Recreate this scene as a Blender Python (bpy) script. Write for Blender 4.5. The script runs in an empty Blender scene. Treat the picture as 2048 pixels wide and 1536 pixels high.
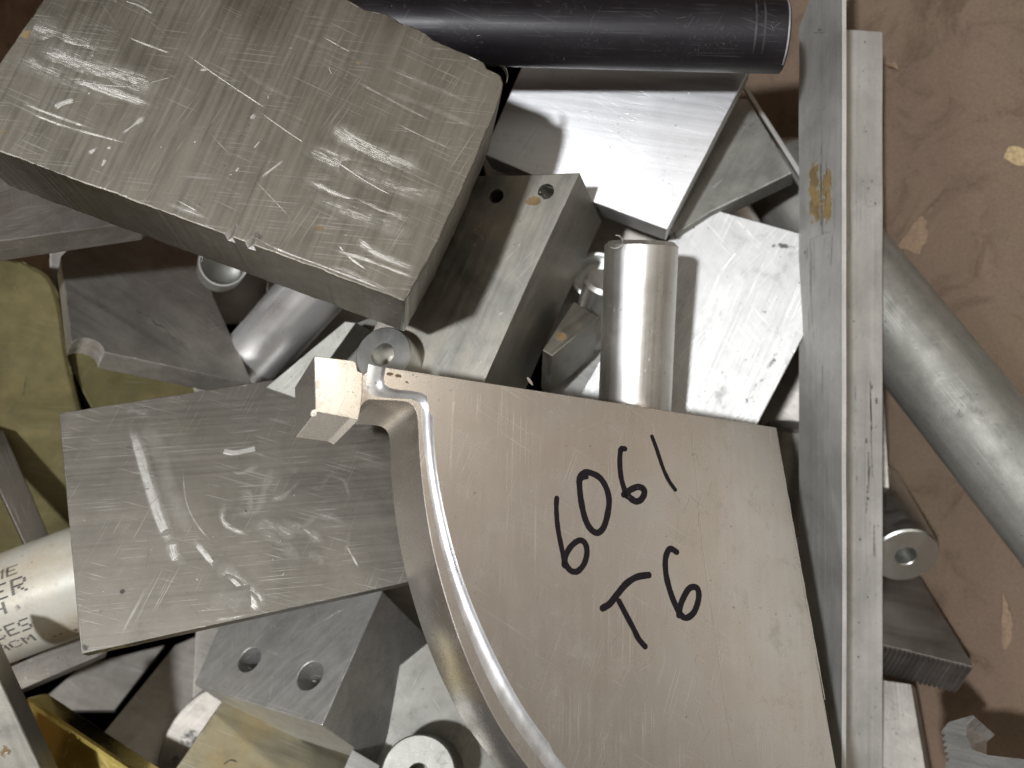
import bpy, bmesh, math, random
from mathutils import Vector, Matrix, noise as mnoise

random.seed(11)
scene = bpy.context.scene
COL = scene.collection

# ------------------------------------------------------------------ camera
PITCH = math.radians(15)
R = Matrix.Rotation(PITCH, 3, 'X')
D = 0.45                       # camera distance to the middle of the pile
K = 2 * math.tan(math.radians(30)) / 2048.0
cam_data = bpy.data.cameras.new('camera')
cam_data.sensor_fit = 'HORIZONTAL'
cam_data.angle = math.radians(60)
cam_data.clip_start = 0.01
cam_data.clip_end = 50
cam = bpy.data.objects.new('camera', cam_data)
COL.objects.link(cam)
cam.location = R @ Vector((0, 0, D))
cam.rotation_euler = (PITCH, 0, 0)
cam_data.dof.use_dof = True
cam_data.dof.focus_distance = 0.395
cam_data.dof.aperture_fstop = 7.0
scene.camera = cam

# ------------------------------------------------------------------ world: dim warehouse, its patches made up for the metal to reflect
world = bpy.data.worlds.new("World")
scene.world = world
world.use_nodes = True
wn, wl = world.node_tree.nodes, world.node_tree.links
wn.clear()


def wmath(op, a, b=None, c=None, clamp=False):
    n = wn.new('ShaderNodeMath'); n.operation = op; n.use_clamp = clamp
    for i, v in enumerate((a, b, c)):
        if v is None: continue
        if isinstance(v, (int, float)): n.inputs[i].default_value = v
        else: wl.new(v, n.inputs[i])
    return n.outputs[0]


wtc = wn.new('ShaderNodeTexCoord')
WDIR = wtc.outputs['Generated']


def wblob(d, inner, outer):
    """1 within `inner` degrees of direction d (pile frame), 0 beyond `outer`."""
    d = (R @ Vector(d)).normalized()
    n = wn.new('ShaderNodeVectorMath'); n.operation = 'DOT_PRODUCT'
    wl.new(WDIR, n.inputs[0]); n.inputs[1].default_value = d
    m = wn.new('ShaderNodeMapRange'); m.interpolation_type = 'SMOOTHSTEP'
    m.inputs['From Min'].default_value = math.cos(math.radians(outer))
    m.inputs['From Max'].default_value = math.cos(math.radians(inner))
    wl.new(n.outputs['Value'], m.inputs['Value'])
    return m.outputs['Result']


def wmix(base, col, fac):
    n = wn.new('ShaderNodeMix'); n.data_type = 'RGBA'
    wl.new(fac, n.inputs['Factor'])
    if isinstance(base, tuple): n.inputs['A'].default_value = (*base, 1)
    else: wl.new(base, n.inputs['A'])
    n.inputs['B'].default_value = (*col, 1)
    return n.outputs['Result']


WORLD_BLOBS = [
    # direction, inner, outer, colour : made-up soft patches, placed where the metal mirrors them
    ((-0.2, 0.9, 0.35), 10, 60, (0.58, 0.56, 0.50)),
    ((-0.9, -0.25, 0.4), 10, 55, (0.56, 0.555, 0.54)),
    ((0.0, -0.9, 0.4), 15, 60, (0.36, 0.34, 0.30)),
    ((0.80, 0.20, 0.55), 20, 50, (0.25, 0.208, 0.162)),
    ((0.56, 0.43, 0.70), 8, 19, (0.52, 0.435, 0.35)),
    ((0.94, 0.18, 0.30), 13, 20, (1.0, 0.97, 0.91)),
    ((0.0, -0.05, 1.0), 8, 24, (0.50, 0.42, 0.33)),
]
wc = (0.30, 0.285, 0.255)
for d_, a_, b_, c_ in WORLD_BLOBS:
    wc = wmix(wc, c_, wblob(d_, a_, b_))
wbg = wn.new('ShaderNodeBackground')
wl.new(wc, wbg.inputs['Color'])
wbg.inputs['Strength'].default_value = 0.94
wout = wn.new('ShaderNodeOutputWorld')
wl.new(wbg.outputs[0], wout.inputs['Surface'])


# ------------------------------------------------------------------ lamps of the hall
def area(name, pos, size, power, color, size_y=None, target=(0, 0, 0), shape='DISK'):
    l = bpy.data.lights.new(name, 'AREA')
    l.shape = shape if size_y is None else 'RECTANGLE'
    l.size = size
    if size_y: l.size_y = size_y
    l.energy = power; l.color = color
    o = bpy.data.objects.new(name, l)
    COL.objects.link(o)
    p = R @ Vector(pos)
    o.location = p
    o.rotation_euler = ((R @ Vector(target)) - p).to_track_quat('-Z', 'Y').to_euler()
    return o


area('ceiling_lamp', (-0.80, 0.05, 2.2), 0.13, 54, (0.95, 0.97, 1.0))
area('ceiling_tube', (0.9, 1.6, 1.9), 1.2, 9, (1.0, 0.95, 0.86), size_y=0.15)
area('ceiling_tube', (-2.0, 0.2, 1.6), 1.3, 10, (0.86, 0.93, 1.0), size_y=0.12)

scene.view_settings.view_transform = 'Standard'
scene.view_settings.look = 'None'
scene.view_settings.gamma = 1.0
scene.view_settings.use_curve_mapping = False
scene.view_settings.exposure = -0.2
scene.cycles.use_denoising = True
scene.cycles.max_bounces = 8


# ------------------------------------------------------------------ geometry helpers
def ray(u, v):
    return Vector(((u - 1024) * K, -(v - 768) * K, -1.0))      # pile frame, per unit depth


def PT(u, v, h):
    return ray(u, v) * (D - h) + Vector((0, 0, D))             # pile frame point, height h


def W(p):
    return R @ p


def solve_extrude(ref, h, off, t):
    p = PT(ref[0], ref[1], h)
    r = ray(ref[0] + off[0], ref[1] + off[1])
    c = Vector((0, 0, D))
    q = c - p
    a = r.dot(r); b = 2 * r.dot(q); cc = q.dot(q) - t * t
    disc = b * b - 4 * a * cc
    if disc < 0:
        s = -b / (2 * a)
    else:
        s = (-b + math.sqrt(disc)) / (2 * a)
    e = (c + r * s) - p
    return p, e.normalized()


def on_plane(u, v, p, n):
    r = ray(u, v); c = Vector((0, 0, D))
    return c + r * ((p - c).dot(n) / r.dot(n))


def tagit(o, label, cat, group=None, kind=None):
    if label: o['label'] = label
    if cat: o['category'] = cat
    if group: o['group'] = group
    if kind: o['kind'] = kind


class Builder:
    """One mesh; marks are thin ribbons on the faces that share the body's material and carry
    vertex attributes (r: bright abrasion, g: brown stain, b: dark smudge)."""

    def __init__(self, name, mat):
        self.name, self.mat = name, mat
        self.bm = bmesh.new()
        self.ribs = []          # list of (verts, faces, colours, muv)
        self.level = 0
        self.flat = False; self.big = 0

    def frame(self, origin, xdir, n):
        z = n.normalized()
        x = (xdir - z * xdir.dot(z)).normalized()
        y = z.cross(x)
        self.M = Matrix((x, y, z)).transposed()      # local -> pile
        self.O = origin
        self.n = z

    def loc(self, p):
        return self.M.transposed() @ (p - self.O)

    def px(self, u, v, plane=0.0):
        """pixel -> local coordinates on the plane local z = plane"""
        p = on_plane(u, v, self.O + self.n * plane, self.n)
        return self.loc(p)

    def mark(self, pts, w, amp=(1, 0, 0), pxs=True, taper=True, prof=(0, .8, 1, .8, 0), plane=0.0, surf=None, wob=0.0, step=0.0012):
        """ribbon along pts; w width (pixels, or metres if not pxs)"""
        if pxs and surf is None:
            P = [self.px(u, v, plane) for u, v in pts]
            dep = D - (self.O + self.M @ P[0]).z
            w = w * K * dep
        else:
            P = [Vector(p) for p in pts]
        if len(P) > 2:
            P = smooth(P)
        P = resample(P, max(step, w * 0.4))
        if len(P) < 3: P = resample(P, (P[0] - P[-1]).length / 3 + 1e-6)
        self.level += 1
        z = 0.00004 + 0.0000015 * (self.level % 40)
        V, F, C, U = [], [], [], []
        L = 0
        seed = random.random() * 100
        m = len(prof)
        for i, p in enumerate(P):
            a = P[max(0, i - 1)]; b = P[min(len(P) - 1, i + 1)]
            t = (b - a); t.z = 0
            if t.length < 1e-9: t = Vector((1, 0, 0))
            t.normalize()
            s = Vector((-t.y, t.x, 0))
            f = i / (len(P) - 1)
            tw = min(1, 5 * f, 5 * (1 - f)) if taper else 1
            ww = w * (0.35 + 0.65 * tw) * (1 + wob * mnoise.noise(Vector((seed, L * 160, 0))))
            if i: L += (p - P[i - 1]).length
            for j in range(m):
                q = j / (m - 1) - 0.5
                V.append(p + s * (q * ww) + Vector((0, 0, z)))
                g = prof[j] * tw
                C.append((amp[0] * g, amp[1] * g, amp[2] * g, 1))
                U.append((L, q * ww + seed, seed))
        for i in range(len(P) - 1):
            for j in range(m - 1):
                k = i * m + j
                F.append((k, k + m, k + m + 1, k + 1))
        if surf: V = [surf(v) for v in V]
        self.ribs.append((V, F, C, U))

    def blotch(self, u, v, rx, ry, ang=0, amp=(0, 1, 0), pxs=True, plane=0.0, surf=None):
        """soft elliptical patch, feature shape comes from the material's noise"""
        if surf is None:
            c = self.px(u, v, plane)
            dep = D - (self.O + self.M @ c).z
            a0 = self.px(u + math.cos(ang) * 10, v + math.sin(ang) * 10, plane) - c
            ax = a0.normalized()
            rx, ry = rx * K * dep, ry * K * dep
        else:
            c = Vector((u, v, 0)); ax = Vector((math.cos(ang), math.sin(ang), 0))
        ay = Vector((-ax.y, ax.x, 0))
        self.level += 1
        z = 0.00002 + 0.0000015 * (self.level % 40) * 0.4
        V, F, C, U = [], [], [], []
        seed = random.random() * 100
        n = 20; rings = [(0.001, 1), (0.4, 1), (0.7, .75), (0.88, .35), (1.0, 0)]
        for rr, g in rings:
            for i in range(n):
                th = 2 * math.pi * i / n
                x, y = math.cos(th) * rr * rx, math.sin(th) * rr * ry
                V.append(c + ax * x + ay * y + Vector((0, 0, z)))
                C.append((amp[0] * g, amp[1] * g, amp[2] * g, 1))
                U.append((x + seed, y, seed))
        for k in range(len(rings) - 1):
            for i in range(n):
                j = (i + 1) % n
                F.append((k * n + i, (k + 1) * n + i, (k + 1) * n + j, k * n + j))
        if surf: V = [surf(v) for v in V]
        self.ribs.append((V, F, C, U))

    def finish(self, label=None, cat=None, group=None, parent=None, smooth_angle=35, kind=None):
        bm = self.bm
        bmesh.ops.recalc_face_normals(bm, faces=bm.faces)
        for f in bm.faces: f.smooth = not (self.flat or (self.big and f.calc_area() > self.big))
        me = bpy.data.meshes.new(self.name)
        bm.to_mesh(me); bm.free()
        nb = len(me.vertices)
        verts = [v.co.copy() for v in me.vertices]
        polys = [tuple(p.vertices) for p in me.polygons]
        sm = [p.use_smooth for p in me.polygons]
        mi = [p.material_index for p in me.polygons]
        col = [(0, 0, 0, 1)] * nb
        muv = [(0, 0, 0)] * nb
        for V, F, C, U in self.ribs:
            if getattr(self, 'clip', None):
                ok = [inside(v.x, v.y, self.clip) for v in V]
                F = [f for f in F if all(ok[i] for i in f)]
            o = len(verts)
            verts += V; col += C; muv += U
            polys += [tuple(o + i for i in f) for f in F]
        if self.ribs:
            me2 = bpy.data.meshes.new(self.name)
            me2.from_pydata([tuple(v) for v in verts], [], polys)
            me2.update()
            for i, p in enumerate(me2.polygons): p.use_smooth = sm[i] if i < len(sm) else False
            a = me2.color_attributes.new('marks', 'FLOAT_COLOR', 'POINT')
            a.data.foreach_set('color', [x for c in col for x in c])
            b = me2.attributes.new('muv', 'FLOAT_VECTOR', 'POINT')
            b.data.foreach_set('vector', [x for c in muv for x in c])
            bpy.data.meshes.remove(me); me = me2
            for i, k in enumerate(mi): me.polygons[i].material_index = k
        me.materials.append(self.mat)
        if getattr(self, 'mat2', None): me.materials.append(self.mat2)
        flags = [p.use_smooth for p in me.polygons]
        me.set_sharp_from_angle(angle=math.radians(smooth_angle))
        me.polygons.foreach_set('use_smooth', flags)
        o = bpy.data.objects.new(self.name, me)
        COL.objects.link(o)
        M4 = (R @ self.M).to_4x4()
        M4.translation = R @ self.O
        if parent is not None:
            o.parent = parent
            o.matrix_local = parent.matrix_basis.inverted() @ M4
        else:
            o.matrix_basis = M4
        tagit(o, label, cat, group, kind)
        return o


def smooth(P, n=6):
    out = []
    for i in range(len(P) - 1):
        p0 = P[max(0, i - 1)]; p1 = P[i]; p2 = P[i + 1]; p3 = P[min(len(P) - 1, i + 2)]
        for k in range(n):
            t = k / n
            out.append(0.5 * ((2 * p1) + (p2 - p0) * t + (2 * p0 - 5 * p1 + 4 * p2 - p3) * t * t + (3 * p1 - p0 - 3 * p2 + p3) * t ** 3))
    out.append(P[-1])
    return out


def resample(P, step):
    out = [P[0]]
    for i in range(len(P) - 1):
        a, b = P[i], P[i + 1]
        d = (b - a).length
        n = max(1, int(d / step + .5)) if d > step * .5 or i == len(P) - 2 else 0
        for k in range(1, n + 1): out.append(a.lerp(b, k / n))
    return out


def inside(x, y, poly):
    c = False
    n = len(poly)
    for i in range(n):
        x1, y1 = poly[i][0], poly[i][1]; x2, y2 = poly[i - 1][0], poly[i - 1][1]
        if (y1 > y) != (y2 > y) and x < (x2 - x1) * (y - y1) / (y2 - y1) + x1: c = not c
    return c


HEIGHTS = {}


def prism(name, outline, ref, h, off, t, mat, brush=(1, 0), holes=(), bevel=0.0005, jag=0.0, rounded=0, cuts=(), normal=None):
    """right prism: outline in photo pixels lies on the plane through ref at height h, whose
    normal is the direction in which the body is `t` metres thick."""
    p, e = solve_extrude(ref, h, off, t)
    n = -e
    if normal is not None: n = Vector(normal).normalized()
    b = Builder(name, mat)
    b.t = t; b.flat = True
    pts = [on_plane(u, v, p, n) for u, v in outline]
    o = sum(pts, Vector()) / len(pts)
    q0 = on_plane(ref[0], ref[1], p, n); q1 = on_plane(ref[0] + brush[0] * 10, ref[1] + brush[1] * 10, p, n)
    b.frame(o, q1 - q0, n)
    loop = [b.loc(q) for q in pts]
    b.outline = [l.copy() for l in loop]
    b.clip = b.outline
    HEIGHTS[name + '/' + str(len(HEIGHTS))] = (p, n)
    if rounded:
        loop = round_corners(loop, rounded)
    if jag:
        out = []
        for i in range(len(loop)):
            a, c = loop[i], loop[(i + 1) % len(loop)]
            L = (c - a).length; m = max(1, int(L / 0.0016))
            d = (c - a).normalized(); s = Vector((-d.y, d.x, 0))
            for k in range(m):
                w_ = 0 if k == 0 else jag * (mnoise.noise(Vector((k * .21, i * 7.1, L * 50))) * .8 + mnoise.noise(Vector((k * 1.3, i * 3.1, L * 90))) * .6)
                out.append(a.lerp(c, k / m) + s * w_)
        loop = out
    bm = b.bm
    top = [bm.verts.new((l.x, l.y, 0)) for l in loop]
    bot = [bm.verts.new((l.x, l.y, -t)) for l in loop]
    N = len(top)
    for i in range(N):
        bm.faces.new((top[i], bot[i], bot[(i + 1) % N], top[(i + 1) % N]))
    if holes:
        te = [bm.edges.get((top[i], top[(i + 1) % N])) for i in range(N)]
        he = []
        for (hu, hv, hr, hd) in holes:
            c = b.px(hu, hv)
            dep = D - (b.O + b.M @ c).z
            rr = hr * K * dep
            m = 28
            r1 = [bm.verts.new((c.x + math.cos(2 * math.pi * i / m) * rr * 1.05, c.y + math.sin(2 * math.pi * i / m) * rr * 1.05, 0)) for i in range(m)]
            r2 = [bm.verts.new((c.x + math.cos(2 * math.pi * i / m) * rr, c.y + math.sin(2 * math.pi * i / m) * rr, -0.0004)) for i in range(m)]
            r3 = [bm.verts.new((c.x + math.cos(2 * math.pi * i / m) * rr, c.y + math.sin(2 * math.pi * i / m) * rr, -hd)) for i in range(m)]
            for A, B in ((r1, r2), (r2, r3)):
                for i in range(m):
                    j = (i + 1) % m
                    bm.faces.new((A[i], B[i], B[j], A[j]))
            bm.faces.new(r3)
            he += [bm.edges.get((r1[i], r1[(i + 1) % m])) for i in range(m)]
        bmesh.ops.triangle_fill(bm, edges=te + he, use_beauty=True)
    else:
        bm.faces.new(top)
    bm.faces.new(bot)
    bmesh.ops.recalc_face_normals(bm, faces=bm.faces)
    if bevel:
        rim = set(top) | set(bot)
        es = [ed for ed in bm.edges if ed.verts[0] in rim and ed.verts[1] in rim and len(ed.link_faces) == 2 and ed.calc_face_angle(0) > math.radians(28)]
        bmesh.ops.bevel(bm, geom=es, offset=bevel, segments=2, profile=0.5, affect='EDGES', clamp_overlap=True)
    for cfun in cuts: cfun(b)
    return b


def round_corners(loop, r, n=5):
    out = []
    N = len(loop)
    for i in range(N):
        p, a, c = loop[i], loop[i - 1], loop[(i + 1) % N]
        d1, d2 = (a - p), (c - p)
        rr = min(r, d1.length * .45, d2.length * .45)
        s, e = p + d1.normalized() * rr, p + d2.normalized() * rr
        for k in range(n + 1):
            t = k / n
            out.append(s * (1 - t) ** 2 + p * 2 * t * (1 - t) + e * t * t)
    return out


def boolean_cut(b, cutter_bm):
    """carve cutter_bm (local coords) out of the body"""
    me = bpy.data.meshes.new('tmp_body'); b.bm.to_mesh(me)
    mc = bpy.data.meshes.new('tmp_cut'); cutter_bm.to_mesh(mc)
    o1 = bpy.data.objects.new('tmp_body', me); o2 = bpy.data.objects.new('tmp_cut', mc)
    COL.objects.link(o1); COL.objects.link(o2)
    for me_ in (me, mc): me_.materials.append(b.mat); me_.materials.append(m_chip)
    for p_ in mc.polygons: p_.material_index = 1
    b.mat2 = m_chip
    m = o1.modifiers.new('b', 'BOOLEAN'); m.operation = 'DIFFERENCE'; m.object = o2; m.solver = 'EXACT'
    dg = bpy.context.evaluated_depsgraph_get()
    ev = o1.evaluated_get(dg)
    nm = bpy.data.meshes.new_from_object(ev)
    b.bm.free(); b.bm = bmesh.new(); b.bm.from_mesh(nm)
    for o in (o1, o2): bpy.data.objects.remove(o)
    for m_ in (me, mc, nm): bpy.data.meshes.remove(m_)


def disc_cutter(c, axis, r, t, seg=40):
    bm = bmesh.new()
    z = axis.normalized()
    q = z.to_track_quat('Z', 'Y').to_matrix().to_4x4()
    q.translation = c
    bmesh.ops.create_cone(bm, cap_ends=True, segments=seg, radius1=r, radius2=r, depth=t, matrix=q)
    return bm


def wear(b, n=40, ang=0.0, spread=0.5, wmin=.0001, wmax=.0003, lmin=.003, lmax=.04, amp=(.2, .65), edges=True, region=None, dents=12, specks=25):
    """random scratches, edge burrs, dents and specks over the top face"""
    poly = b.outline
    xs = [p.x for p in poly]; ys = [p.y for p in poly]
    t = 0; k = 0
    while k < n and t < n * 20:
        t += 1
        x = random.uniform(min(xs), max(xs)); y = random.uniform(min(ys), max(ys))
        L = lmin + (lmax - lmin) * random.random() ** 2.5
        a = ang + random.gauss(0, spread)
        x2, y2 = x + math.cos(a) * L, y + math.sin(a) * L
        if not (inside(x, y, poly) and inside(x2, y2, poly)): continue
        bend = random.uniform(-.06, .06) * L
        mid = Vector(((x + x2) / 2 - math.sin(a) * bend, (y + y2) / 2 + math.cos(a) * bend, 0))
        b.mark([Vector((x, y, 0)), mid, Vector((x2, y2, 0))], random.uniform(wmin, wmax), (random.uniform(*amp), 0, 0), pxs=False, step=L / 6)
        k += 1
    for i in range(dents):
        x = random.uniform(min(xs), max(xs)); y = random.uniform(min(ys), max(ys))
        if not inside(x, y, poly): continue
        a = random.uniform(0, 6.28); L = random.uniform(.001, .003)
        x2, y2 = x + math.cos(a) * L, y + math.sin(a) * L
        if inside(x2, y2, poly):
            b.mark([Vector((x, y, 0)), Vector((x2, y2, 0))], random.uniform(.0004, .0009), (random.uniform(.6, 1), 0, 0), pxs=False, step=L / 3)
    for i in range(specks):
        x = random.uniform(min(xs), max(xs)); y = random.uniform(min(ys), max(ys))
        if not inside(x, y, poly): continue
        a = random.uniform(0, 6.28); L = random.uniform(.0004, .001)
        x2, y2 = x + math.cos(a) * L, y + math.sin(a) * L
        if inside(x2, y2, poly):
            b.mark([Vector((x, y, 0)), Vector((x2, y2, 0))], random.uniform(.0004, .0008), (0, 0, random.uniform(.6, 1)), pxs=False, step=L / 2, taper=False)
    if edges:
        cx = sum(xs) / len(xs); cy = sum(ys) / len(ys)
        for i in range(len(poly)):
            a, c = poly[i], poly[(i + 1) % len(poly)]
            d = c - a; L = d.length
            if L < .004: continue
            d.normalize(); s = Vector((-d.y, d.x, 0))
            mid = (a + c) / 2 + s * .001
            if not inside(mid.x, mid.y, poly): s = -s
            x = .001
            while x < L - .003:
                l = random.uniform(.003, .02); l = min(l, L - x - .001)
                if random.random() < .6 and l > .0015:
                    w_ = random.uniform(.0002, .0007)
                    b.mark([a + d * x + s * (w_ * .5 + .0004), a + d * (x + l * .5) + s * (w_ * .5 + .0004), a + d * (x + l) + s * (w_ * .5 + .0004)], w_, (random.uniform(.5, 1), 0, 0), pxs=False, step=l / 5, wob=.8)
                x += l + random.uniform(0, .006)


def rod(name, a, ha, c, hc, r, mat, bore=0, bore_depth=None, chamfer=0.0012, seg=72, side=None):
    """cylinder from pixel a (height ha) to pixel c (height hc); end at c may be bored"""
    A, C = PT(*a, ha), PT(*c, hc)
    b = Builder(name, mat)
    ax = (C - A); L = ax.length; ax.normalize()
    up = Vector((0, 0, 1))
    # local: x along the axis, z up
    y = up.cross(ax).normalized(); z = ax.cross(y)
    b.M = Matrix((ax, y, z)).transposed(); b.O = A; b.n = z
    b.L, b.r = L, r
    bm = b.bm
    prof = [(0, 0), (0, r - chamfer), (chamfer, r)]
    nn = 10
    for i in range(1, nn): prof.append((L * i / nn, r))
    prof += [(L - chamfer, r), (L, r - chamfer)]
    if bore:
        bd = bore_depth or L * .9
        prof += [(L, bore + .0004), (L - .0004, bore), (L - bd, bore), (L - bd, 0)]
    else:
        prof.append((L, 0))
    rings = []
    for x, rr in prof:
        if rr == 0: rings.append([bm.verts.new((x, 0, 0))])
        else: rings.append([bm.verts.new((x, math.cos(2 * math.pi * i / seg) * rr, math.sin(2 * math.pi * i / seg) * rr)) for i in range(seg)])
    for A_, B_ in zip(rings, rings[1:]):
        for i in range(seg):
            j = (i + 1) % seg
            if len(A_) == 1: bm.faces.new((A_[0], B_[i], B_[j]))
            elif len(B_) == 1: bm.faces.new((A_[i], B_[0], A_[j]))
            else: bm.faces.new((A_[i], B_[i], B_[j], A_[j]))
    def surf(v, r=r):
        # (x along, y = arc length from the top, z height)
        th = v.y / r
        rr = r + v.z
        return Vector((v.x, math.sin(th) * rr, math.cos(th) * rr))
    b.surf = surf
    return b


def rod_wear(b, n=30, lmin=.003, lmax=.03, amp=(.3, .9), long=True, specks=10, wmax=.0004):
    for i in range(n):
        x = random.uniform(.004, b.L - .006); th = random.uniform(-1.3, 1.3)
        L = min(lmin + (lmax - lmin) * random.random() ** 2, b.L - x - .003)
        if L < .001: continue
        a = random.gauss(0, .25) if long else random.uniform(0, 3.14)
        b.mark([Vector((x, th * b.r, 0)), Vector((x + math.cos(a) * L, th * b.r + math.sin(a) * L, 0))], random.uniform(.00015, wmax), (random.uniform(*amp), 0, 0), pxs=False, surf=b.surf, step=.0012)
    for i in range(specks):
        x = random.uniform(.004, b.L - .006); th = random.uniform(-1.3, 1.3); L = random.uniform(.0004, .001)
        b.mark([Vector((x, th * b.r, 0)), Vector((x + L, th * b.r, 0))], random.uniform(.0004, .0008), (0, 0, 1), pxs=False, surf=b.surf, taper=False, step=L / 3)


# ------------------------------------------------------------------ materials
class NT:
    def __init__(self, name):
        self.m = bpy.data.materials.new(name); self.m.use_nodes = True
        self.n, self.l = self.m.node_tree.nodes, self.m.node_tree.links
        self.p = self.n['Principled BSDF']
        self.tc = self.n.new('ShaderNodeTexCoord').outputs['Object']

    def link(self, v, s):
        if isinstance(v, (int, float)): s.default_value = v
        elif isinstance(v, tuple): s.default_value = (*v, 1) if len(v) == 3 and s.type == 'RGBA' else v
        else: self.l.new(v, s)

    def math(self, op, a, b=None, c=None, clamp=False):
        n = self.n.new('ShaderNodeMath'); n.operation = op; n.use_clamp = clamp
        for i, v in enumerate((a, b, c)):
            if v is not None: self.link(v, n.inputs[i])
        return n.outputs[0]

    def noise(self, scale=(1, 1, 1), s=1.0, rot=(0, 0, 0), detail=3, rough=.55, loc=(0, 0, 0), vec=None, dist=0.0):
        mp = self.n.new('ShaderNodeMapping'); mp.inputs['Scale'].default_value = scale
        mp.inputs['Rotation'].default_value = rot; mp.inputs['Location'].default_value = loc
        mp.vector_type = 'POINT'
        self.l.new(vec or self.tc, mp.inputs['Vector'])
        t = self.n.new('ShaderNodeTexNoise'); t.inputs['Scale'].default_value = s
        t.inputs['Detail'].default_value = detail; t.inputs['Roughness'].default_value = rough
        t.inputs['Distortion'].default_value = dist
        self.l.new(mp.outputs[0], t.inputs['Vector'])
        return t.outputs['Fac']

    def rotated(self, ang):
        vr = self.n.new('ShaderNodeVectorRotate'); vr.rotation_type = 'Z_AXIS'
        vr.inputs['Angle'].default_value = ang
        self.l.new(self.tc, vr.inputs['Vector'])
        return vr.outputs[0]

    def ramp(self, v, lo, hi, a=0.0, b=1.0):
        m = self.n.new('ShaderNodeMapRange'); m.interpolation_type = 'SMOOTHSTEP'
        self.link(v, m.inputs['Value'])
        self.link(lo, m.inputs['From Min']); self.link(hi, m.inputs['From Max'])
        m.inputs['To Min'].default_value = a; m.inputs['To Max'].default_value = b
        return m.outputs[0]

    def lin(self, v, a, b):
        m = self.n.new('ShaderNodeMapRange')
        self.link(v, m.inputs['Value']); m.inputs['To Min'].default_value = a; m.inputs['To Max'].default_value = b
        m.inputs['From Min'].default_value = .25; m.inputs['From Max'].default_value = .75
        m.clamp = False
        return m.outputs[0]

    def mix(self, f, a, b):
        n = self.n.new('ShaderNodeMix'); n.data_type = 'RGBA'
        self.link(f, n.inputs['Factor']); self.link(a, n.inputs['A']); self.link(b, n.inputs['B'])
        return n.outputs['Result']

    def mixf(self, f, a, b):
        n = self.n.new('ShaderNodeMix'); n.data_type = 'FLOAT'
        self.link(f, n.inputs[0]); self.link(a, n.inputs[2]); self.link(b, n.inputs[3])
        return n.outputs[0]


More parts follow.
